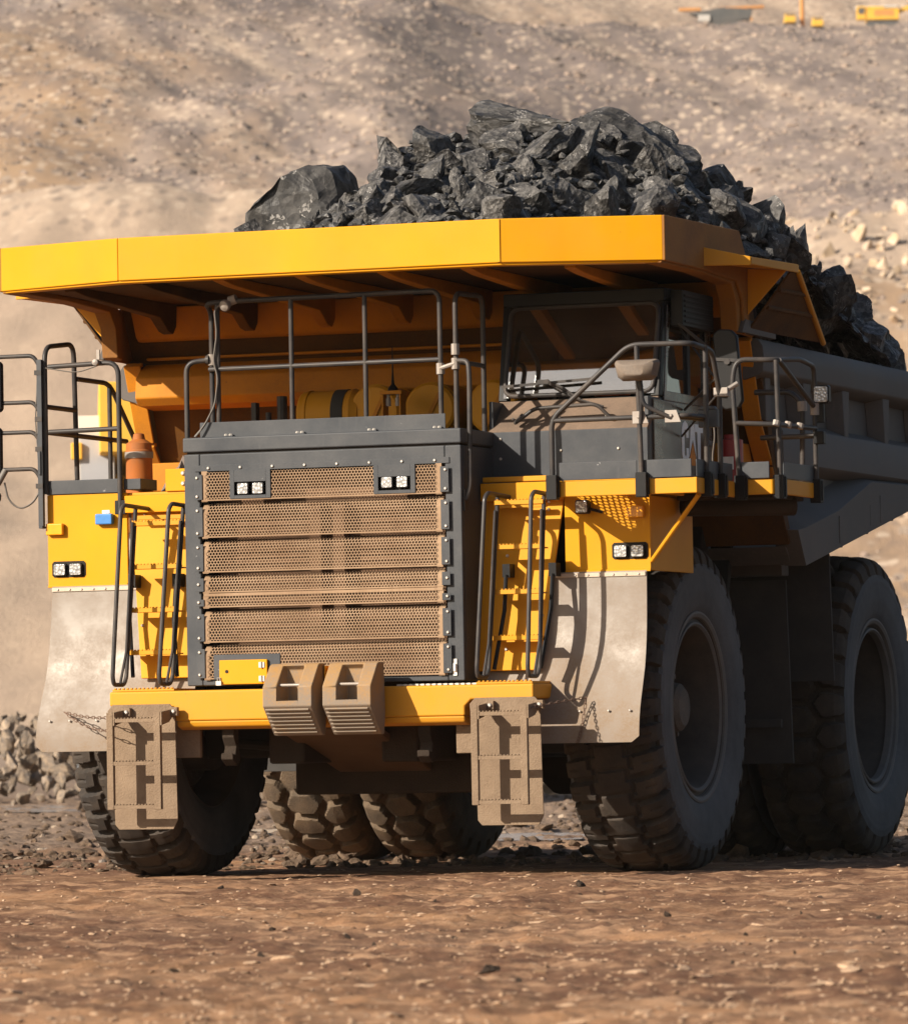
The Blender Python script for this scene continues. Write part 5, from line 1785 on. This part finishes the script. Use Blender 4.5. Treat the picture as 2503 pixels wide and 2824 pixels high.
def lump(x, y, z, s, label, rot=None, k=None):
    return place_rock("coal_lump", BIGL[k % 9] if k is not None else LUMPS[random.randrange(12)], (x, y, z), s, label, "coal lump", GC, rot)
BIG = [  # the large ones that make the outline
    (-1.34, 1.2, 6.20, (.64, .50, .56), "biggest separate coal boulder, standing left of the heap on the body lip"),
    (-1.80, 1.15, 6.16, (.34, .36, .36), "coal boulder leaning against the left side of the big separate one"),
    (-.72, 2.3, 6.86, (.42, .38, .42), "pointed coal boulder on the left shoulder of the heap"),
    (-.38, 1.5, 6.40, (.34, .3, .34), "rounded coal boulder on the left flank under the pointed one"),
    (.45, 2.5, 7.15, (.74, .52, .34), "wide flat coal slab crowning the heap on its left end"),
    (1.22, 2.7, 7.12, (.60, .5, .38), "dark jagged coal boulder crowning the heap on its right end"),
    (1.78, 2.9, 6.80, (.38, .4, .36), "coal boulder overhanging on the right shoulder of the heap"),
    (2.0, 3.6, 6.30, (.42, .5, .30), "coal boulder on the right slope below the crown"),
    (2.12, 4.4, 6.15, (.48, .5, .36), "coal boulder halfway down the right slope"),
    (2.35, 5.0, 5.9, (.42, .45, .34), "pale-faced coal boulder beside the side board of the canopy"),
    (2.35, 5.9, 5.86, (.40, .36, .32), "long coal boulder above the spill board, far down the slope"),
    (2.55, 6.6, 5.66, (.40, .34, .34), "slanted coal slab near the image edge above the dark body side"),
    (2.85, 6.75, 5.22, (.32, .30, .28), "coal boulder lowest on the slope, resting over the body rail"),
    (2.25, 3.2, 5.95, (.44, .40, .34), "coal boulder right behind the canopy corner"),
    (2.75, 5.3, 5.50, (.36, .34, .30), "large coal boulder tucked behind the spill board"),
    (2.95, 6.1, 5.12, (.30, .30, .26), "coal boulder lying against the body rail"),
    (1.75, 5.4, 6.3, (.5, .5, .34), "coal boulder on the far ridge of the heap"),
    (2.8, 4.4, 5.45, (.36, .36, .32), "coal boulder pressed against the inner body side"),
]
for i, (x, y, z, s, lab) in enumerate(BIG):
    o_ = lump(x, y, z, tuple(1.12 * q for q in s), lab, (random.uniform(-.25, .25), random.uniform(-.25, .25), random.uniform(-.6, .6)), i % 10)
    if i == 0:
        o_.data = BLOCK; o_.location = (-1.5, 1.5, 6.30); o_.scale = (1, 1, 1); o_.rotation_euler = (0, 0, .1)
nl = 0
while nl < 280:
    y = random.uniform(-1.5, 8.2) if random.random() < .55 else random.uniform(-1.2, 3.2)
    x = random.uniform(-2.2, 2.8) if y < 2.5 else random.uniform(1.3, 3.0)
    s = random.choice([.08, .10, .12, .15, .19, .24, .30, .36] if y < 2.5 else [.16, .2, .25, .3, .36, .42]) * random.uniform(.85, 1.15)
    if abs(x) > 1.7 and y < -.9: continue
    z = float(coal_z(np.array(x), np.array(y)))
    if x < -1.5: continue
    if x < -.85 and y < 2.2:
        if random.random() < .75: continue
        s *= .6
    zz_ = max(z - s * .15, 5.60 + 1.2 * s) if y < 1.7 else z - s * .15
    lump(x, y, zz_, (s * random.uniform(.8, 1.3), s * random.uniform(.8, 1.2), s * random.uniform(.7, 1.0)), "lump of coal among the many of its size on the load")
    nl += 1

# ------------------------------------------------------------------ stones, clods and puddles on the road
STONES = [rock_mesh("stone", STONE, 140 + k, 2, 7, .05, (1, rng.uniform(.6, .9), rng.uniform(.28, .5))) for k in range(8)]
CLODS = [rock_mesh("mud_clod", CLOD, 160 + k, 3, 5, .40, (1, .85, .7)) for k in range(4)]
PUDDLES = [(101, -8.3, 5.0, 2.1), (66, 1.05, 2.4, .85), (73, -2.1, 2.2, .7)]
def road_xy(d0, d1, wmul=1.0):
    t = random.random()
    d = 1 / ((1 / d0) * (1 - t) + (1 / d1) * t)
    w = random.uniform(-1, 1) * (.088 * d + .4) * wmul
    for pd, pw, rd, rw in PUDDLES:
        if ((d - pd) / rd) ** 2 + ((w - pw) / rw) ** 2 < .85:
            return road_xy(d0, d1, wmul)
    return (*dw_to_xy(d, w), d)
for _ in range(285):
    x, y, d = road_xy(24.3, 50)
    s = random.choice([.014, .018, .022, .028, .036, .046, .06]) * random.uniform(.8, 1.2)
    place_rock("stone", random.choice(STONES), (x, y, ground_z(x, y) + s * .06), (s * 1.5, s * 1.1, s * .75), "pale flat stone half sunk in the brown haul road", "stone", "pale stones on the haul road", (random.uniform(-.15, .15), random.uniform(-.15, .15), random.uniform(0, 6.28)))
for d, w, s, lab in ((29.9, .15, .055, "dark mud clod lowest and largest on the foreground road"), (38.6, 1.45, .045, "lone dark clod on the road ahead of the near front wheel"),
                     (44.9, -.85, .05, "dark clod left of three on the road before the truck"), (45.9, 1.0, .06, "dark clod among those before the near front tyre")):
    x, y = dw_to_xy(d, w)
    place_rock("mud_clod", CLODS[0], (x, y, ground_z(x, y) + s * .3), s, lab, "mud clod", "dark mud clods on the road")
for _ in range(34):
    x, y, d = road_xy(27, 51)
    s = random.uniform(.010, .030)
    place_rock("mud_clod", random.choice(CLODS), (x, y, ground_z(x, y) + s * .3), (s * 1.3, s, s * .8), "small dark clod dropped on the brown haul road", "mud clod", "dark mud clods on the road")
items = []
for _ in range(5500):
    x, y, d = road_xy(22, 56, 1.25)
    s = rng.uniform(.006, .020)
    items.append((x, y, ground_z(x, y) + s * .1, s))
gv = merged_rocks("gravel", STONE, items, 1, 6, 5, .05, (1.3, 1, .5))
tag(gv, "fine pale gravel strewn over the brown haul road", "gravel", kind="stuff")
items = []
for _ in range(4200):
    x, y, d = road_xy(54, 108, 1.3)
    s = rng.uniform(.02, .07) if rng.random() < .95 else rng.uniform(.07, .13)
    items.append((x, y, ground_z(x, y) + s * .2, s))
mv = merged_rocks("mud_crumbs", MUD, items, 2, 6, 4, .40, (1.2, 1, .7))
tag(mv, "churned dark mud crumbs covering the ground behind the wheels", "mud", kind="stuff")
items = []
for _ in range(700):
    x, y, d = road_xy(56, 110, 1.3)
    s = rng.uniform(.015, .055)
    items.append((x, y, ground_z(x, y) + s * .2, s))
mv = merged_rocks("rubble_chips", GREYROCK, items, 1, 6, 7, .06, (1.2, 1, .7))
tag(mv, "grey stone chips mixed into the mud behind the truck", "gravel", kind="stuff")

def water_mat():
    m, t, b = nt("muddy_puddle_water")
    b.inputs["Base Color"].default_value = (.22, .21, .21, 1)
    b.inputs["Roughness"].default_value = 0.18
    b.inputs["Specular IOR Level"].default_value = 0.9
    bump(t, b, noise(t, coords(t), 3.0, 3), .08, .02)
    return m
WATER = water_mat()
def puddle(d, w, rd, rw, seed):
    r_ = np.random.default_rng(seed)
    n = 40
    vs = []
    zc = float(np.mean([ground_z(*dw_to_xy(d + q * rd * .8, w + p * rw * .8)) for q in (-1, -.5, 0, .5, 1) for p in (-1, -.5, 0, .5, 1)])) + .035
    ph = r_.uniform(0, 6, 4)
    for k in range(n):
        a_ = 2 * math.pi * k / n
        rr_ = 1 + .22 * math.sin(3 * a_ + ph[0]) + .14 * math.sin(5 * a_ + ph[1]) + .08 * math.sin(9 * a_ + ph[2])
        x, y = dw_to_xy(d + rd * rr_ * math.sin(a_), w + rw * rr_ * math.cos(a_))
        vs.append((x, y, zc))
    b_ = MB(); b_.add(vs, [tuple(range(n))])
    o = b_.build("water", WATER, None)
    return tag(o, "shallow muddy water lying in the wheel tracks behind the truck", "water", kind="structure")
for i_, q_ in enumerate(PUDDLES):
    puddle(*q_, i_ + 1)

# ------------------------------------------------------------------ rock piles behind
ROCKS = [rock_mesh("rock", GREYROCK, 240 + k, 3, 13, .10, (1, rng.uniform(.7, 1), rng.uniform(.6, .9)), .28) for k in range(8)]
def pile(cd, cw, rd, rw, h, n, smin, smax, meshes, lab, cat, grp, nm):
    for _ in range(n):
        a_, r_ = random.uniform(0, 6.28), math.sqrt(random.random())
        d, w = cd + rd * r_ * math.sin(a_), cw + rw * r_ * math.cos(a_)
        x, y = dw_to_xy(d, w)
        s = random.uniform(smin, smax)
        z = ground_z(x, y) + h * (1 - r_ * r_) * random.uniform(.75, 1.0) + s * .15
        place_rock(nm, random.choice(meshes), (x, y, z), (s, s * random.uniform(.7, 1.1), s * random.uniform(.6, .9)), lab, cat, grp)
pile(113, -8.8, 4.5, 2.8, 1.85, 260, .12, .36, ROCKS, "grey blasted rock in the pile behind the left front wheel", "rock", "grey rocks piled behind the left wheel", "rock")
pile(112, -4.6, 4, 2.2, .6, 40, .12, .3, ROCKS, "grey rock glimpsed under the truck between its wheels", "rock", "grey rocks glimpsed under the truck", "rock")
PROCK = [rock_mesh("pale_rock", PALEROCK, 340 + k, 2, 11, .14, (1, .85, .7), .30) for k in range(6)]
pile(112, 2.3, 4, 2.6, 1.0, 60, .15, .4, PROCK, "pale rock in the low heap seen under the truck beside the near front tyre", "rock", "pale rocks seen under the truck", "pale_rock")
for _ in range(230):      # pale broken rock along the rim at the image right
    d = random.uniform(505, 566); w = random.uniform(24, 62)
    x, y = dw_to_xy(d, w)
    s = random.choice([.35, .45, .6, .8, 1.1]) * random.uniform(.7, 1.2)
    place_rock("boulder", random.choice(PROCK), (x, y, ground_z(x, y) + s * .2), (s * 1.2, s, s * .8), "pale ochre boulder strewn along the rim of the slope at right", "boulder", "pale boulders along the slope rim")
items, items2 = [], []
for _ in range(13000):
    d = rng.uniform(400, 960) if rng.random() < .35 else rng.uniform(640, 900)
    w = rng.uniform(-1, 1) * (.105 if rng.random() < .8 else .28) * d
    if d < 600 and w / d < -.02: continue
    x, y = dw_to_xy(d, w)
    s = rng.choice([.18, .26, .36, .52, .9], p=[.42, .33, .18, .06, .01])
    (items if rng.random() < .62 else items2).append((x, y, ground_z(x, y) + s * .1, s))
hr1 = merged_rocks("slope_rubble", RUBBLE, items, 1, 6, 7, .08)
tag(hr1, "pale rubble scattered over the pit slopes", "rubble", kind="stuff")
hr2 = merged_rocks("slope_rubble", RUBBLE_DARK, items2, 1, 6, 7, .08)
tag(hr2, "dark rubble scattered over the pit slopes", "rubble", kind="stuff")

# ------------------------------------------------------------------ far machines
FYEL = surf("far_yellow_paint", (0.80, 0.44, 0.03), (0.45, 0.3, 0.14), 0.1, 0.4, 0.6, scale=.6, bstr=0)
FORA = surf("far_orange_paint", (0.62, 0.26, 0.06), (0.4, 0.26, 0.15), 0.1, 0.4, 0.6, scale=.4, bstr=0)
FDARK = surf("far_dark_steel", (0.07, 0.08, 0.085), (0.2, 0.16, 0.13), 0.1, 0.4, 0.6, scale=.4, bstr=0)
FPALE = surf("far_pale_panel", (0.52, 0.50, 0.47), (0.45, 0.36, 0.28), 0.1, 0.4, 0.6, scale=.4, bstr=0)
FBLUE = surf("far_blue_grey_panel", (0.40, 0.42, 0.46), (0.4, 0.33, 0.27), 0.1, 0.5, 0.6, scale=.5, bstr=0)
def far_root(name, d, w, rz, label, cat, dz=0.0, group=None):
    if d > 800:                     # stand on the very brink of the upper bench
        k_ = w / d
        ds = np.arange(640, 960, 2.0)
        d = float(ds[np.argmax((height(ds, ds * k_) - CAM.z) / ds)]) + 6
        w = d * k_
    x, y = dw_to_xy(d, w)
    o = empty(name, (x, y, ground_z(x, y) + dz), YAW + rz)
    return tag(o, label, cat, group)
# second haul truck standing behind ours, showing behind the deck rail (local x right, -y towards the viewer)
ft = far_root("haul_truck", 100, -6.95 + 3.1, R(4), "second yellow haul truck standing in the dust behind the left deck rail", "haul truck")
b = MB()
b.prism([(-4.0, 7.55), (-4.0, 6.3), (-1.0, 6.0), (0.2, 4.4), (7, 4.9), (7, 7.0), (1, 7.1)], 'x', -2.62, 3.0)
fb = b.build("dump_body", FYEL, ft, .03)
b = MB(); b.prism([(-3.6, 2.6), (-3.6, 6.7), (-3.2, 7.0), (-1.2, 7.0), (-1.2, 2.6)], 'x', -3.05, -2.35); fc = b.build("cab", FPALE, ft, .03)
b = MB(); b.box(-2.95, -2.45, -3.62, -3.605, 5.6, 6.6); b.build("windscreen", FBLUE, fc)
b = MB(); b.box(-2.35, 2.9, -3.5, 0, 2.6, 5.6); b.box(-1.2, 1.2, -4.2, -3.5, 1.4, 4.3); b.build("hood", FPALE, ft, .03)
b = MB(); b.box(-2.95, -1.25, -3.55, -3.5, 2.0, 3.4); b.build("fender", FYEL, ft, .03)
b = MB(); b.box(-2.3, 2.3, -4.3, -3.9, 1.2, 1.7); b.build("bumper", FYEL, ft, .03)
b = MB(); b.box(-3.12, -2.92, -3.7, -3.62, 6.2, 6.5); b.box(-3.12, -2.92, -3.7, -3.62, 5.0, 5.3); b.build("marker_light", FYEL, ft, .02)
b = MB(); b.box(-2.3, -2.1, -3.64, -3.58, 4.9, 5.5); b.build("warning_lamp", FORA, ft, .02)
for x in (-2.0, 2.2):
    for y in (-1.8, 3.6):
        b = MB(); b.lathe([(-.45, .9), (-.45, 1.4), (-.3, 1.6), (.3, 1.6), (.45, 1.4), (.45, .9), (.3, .8), (.3, .1)], (x, y, 1.58), (1 if x > 0 else -1, 0, 0), 28); b.build("wheel", RUBBER, ft)
# machines on the upper bench
def bench_machine(kind, d, w, rz, label, dz=0.2):
    if kind == 'excavator':
        o = far_root("excavator", d, w, rz, label, "excavator", dz)
        b = MB(); b.box(-2.6, 2.6, -2.2, 2.2, 1.3, 3.1); b.box(-2.6, .2, -2.1, 2.1, 3.1, 3.5); b.build("house", FYEL, o, .08)
        b = MB(); b.box(-4.3, 2.4, -1.5, 1.5, 3.3, 3.75); b.build("roof", FPALE, o, .08)
        b = MB(); b.box(-4.2, -2.8, -1.9, -.3, 1.4, 3.6); cabb = b.build("cab", FYEL, o, .06)
        b = MB(); b.box(-4.0, -3.0, -1.93, -1.905, 2.3, 3.3); b.build("window", FDARK, cabb)
        b = MB(); b.box(-1.5, 1.8, -2.23, -2.205, 1.9, 2.9); b.build("vent", FORA, o, .02)
        for s in (-1.6, 1.6):
            b = MB(); b.prism([(-2.8, .5), (-2.4, 0), (2.4, 0), (2.8, .5), (2.4, 1.1), (-2.4, 1.1)], 'y', s - .4, s + .4); b.build("track", FDARK, o, .05)
        b = MB(); b.obox((4.2, 0, 3.4), (1, 0, .35), (0, 1, 0), (-.35, 0, 1), (2.6, .3, .35)); bo = b.build("boom", FYEL, o, .05)
        b = MB(); b.obox((6.6, 0, 3.0), (.25, 0, 1), (0, 1, 0), (1, 0, -.25), (1.6, .22, .25)); b.build("stick", FYEL, o, .05)
        b = MB(); b.prism([(6.0, .3), (7.4, .5), (7.2, 1.7), (6.3, 1.6)], 'y', -.8, .8); b.build("bucket", FDARK, o, .05)
        return o
    o = far_root("crusher", d, w, rz, label, "crusher", dz)
    b = MB(); b.prism([(-5.2, 2.0), (-1, .6), (4.5, 1.0), (5, 2.6), (0, 2.9)], 'y', -1.2, 1.2); b.build("frame", FDARK, o, .05)
    b = MB(); b.box(-7.0, -3.4, -.6, .6, 2.5, 3.0); b.build("feed_boom", FORA, o, .05)
    b = MB(); b.obox((3.2, 0, 2.9), (1, 0, .03), (0, 1, 0), (-.03, 0, 1), (3.6, .6, .2)); b.build("conveyor", FORA, o, .05)
    b = MB(); b.obox((4.3, -1.0, 1.9), (-.4, 0, 1), (0, 1, 0), (1, 0, .4), (1.3, .12, .16)); b.build("strut", FORA, o, .02)
    b = MB(); b.box(-3.9, -2.0, -1.5, -1.2, .7, 1.7); b.build("cabin", FPALE, o, .05)
    for s in (-.9, .9):
        b = MB(); b.prism([(-2.4, .35), (-2, 0), (3, 0), (3.4, .35), (3, .8), (-2, .8)], 'y', s - .25, s + .25); b.build("track", FDARK, o, .04)
    return o
RIMD = 893
bench_machine('crusher', RIMD, 45.3, 0, "low orange and dark crushing machine on the upper bench, left of the pole")
bench_machine('excavator', RIMD, 71.5, 0, "yellow excavator parked on the upper bench at the image corner")
po = far_root("pole", RIMD, 58.4, 0, "tall thin wooden pole on the upper bench between the machines", "pole")
b = MB(); b.cyl((0, 0, -.5), (.05, 0, 14), .38, 12, .28); pp = b.build("shaft", FORA, po)
b = MB(); b.box(-1.2, 1.2, -.1, .1, 12.6, 12.9); b.build("crossarm", FORA, po)
for w, lab in ((56.4, "small yellow vehicle left of the pole on the upper bench"), (60.9, "small yellow vehicle right of the pole on the upper bench")):
    o = far_root("small_vehicle", RIMD, w, 0, lab, "vehicle", .1, "small yellow vehicles on the bench")
    b = MB(); b.box(-.9, .9, -1.2, 2, .45, 1.3); b.prism([(-1.0, 1.3), (-.6, 1.95), (1.2, 1.95), (1.6, 1.3)], 'x', -.8, .8); b.build("body", FYEL, o, .08)
    b = MB(); b.box(-.7, .7, -.88, -.86, 1.4, 1.85); b.build("windscreen", FDARK, o)
    for x in (-.8, .8):
        for y in (-.7, 1.4):
            b = MB(); b.cyl((x - .1, y, .4), (x + .1, y, .4), .4, 14); b.build("wheel", RUBBER, o)

# ------------------------------------------------------------------ dusty air over the pit
m = bpy.data.materials.new("dusty_air")
m.use_nodes = True
t = m.node_tree
t.nodes.clear()
out = t.nodes.new("ShaderNodeOutputMaterial")
pv = t.nodes.new("ShaderNodeVolumePrincipled")
pv.inputs["Color"].default_value = (0.95, 0.88, 0.80, 1)
pv.inputs["Density"].default_value = 0.00008
pv.inputs["Anisotropy"].default_value = 0.1
t.links.new(pv.outputs[0], out.inputs["Volume"])
b = MB()
x, y = dw_to_xy(640, 0)
b.obox((x, y, 123.5), (GX, GY, 0), (FX, FY, 0), (0, 0, 1), (900, 690, 125))
hz = b.build("haze", m, None, 0, smooth=0)
tag(hz, "thin pale dust haze hanging in the air over the pit", "haze", kind="stuff")
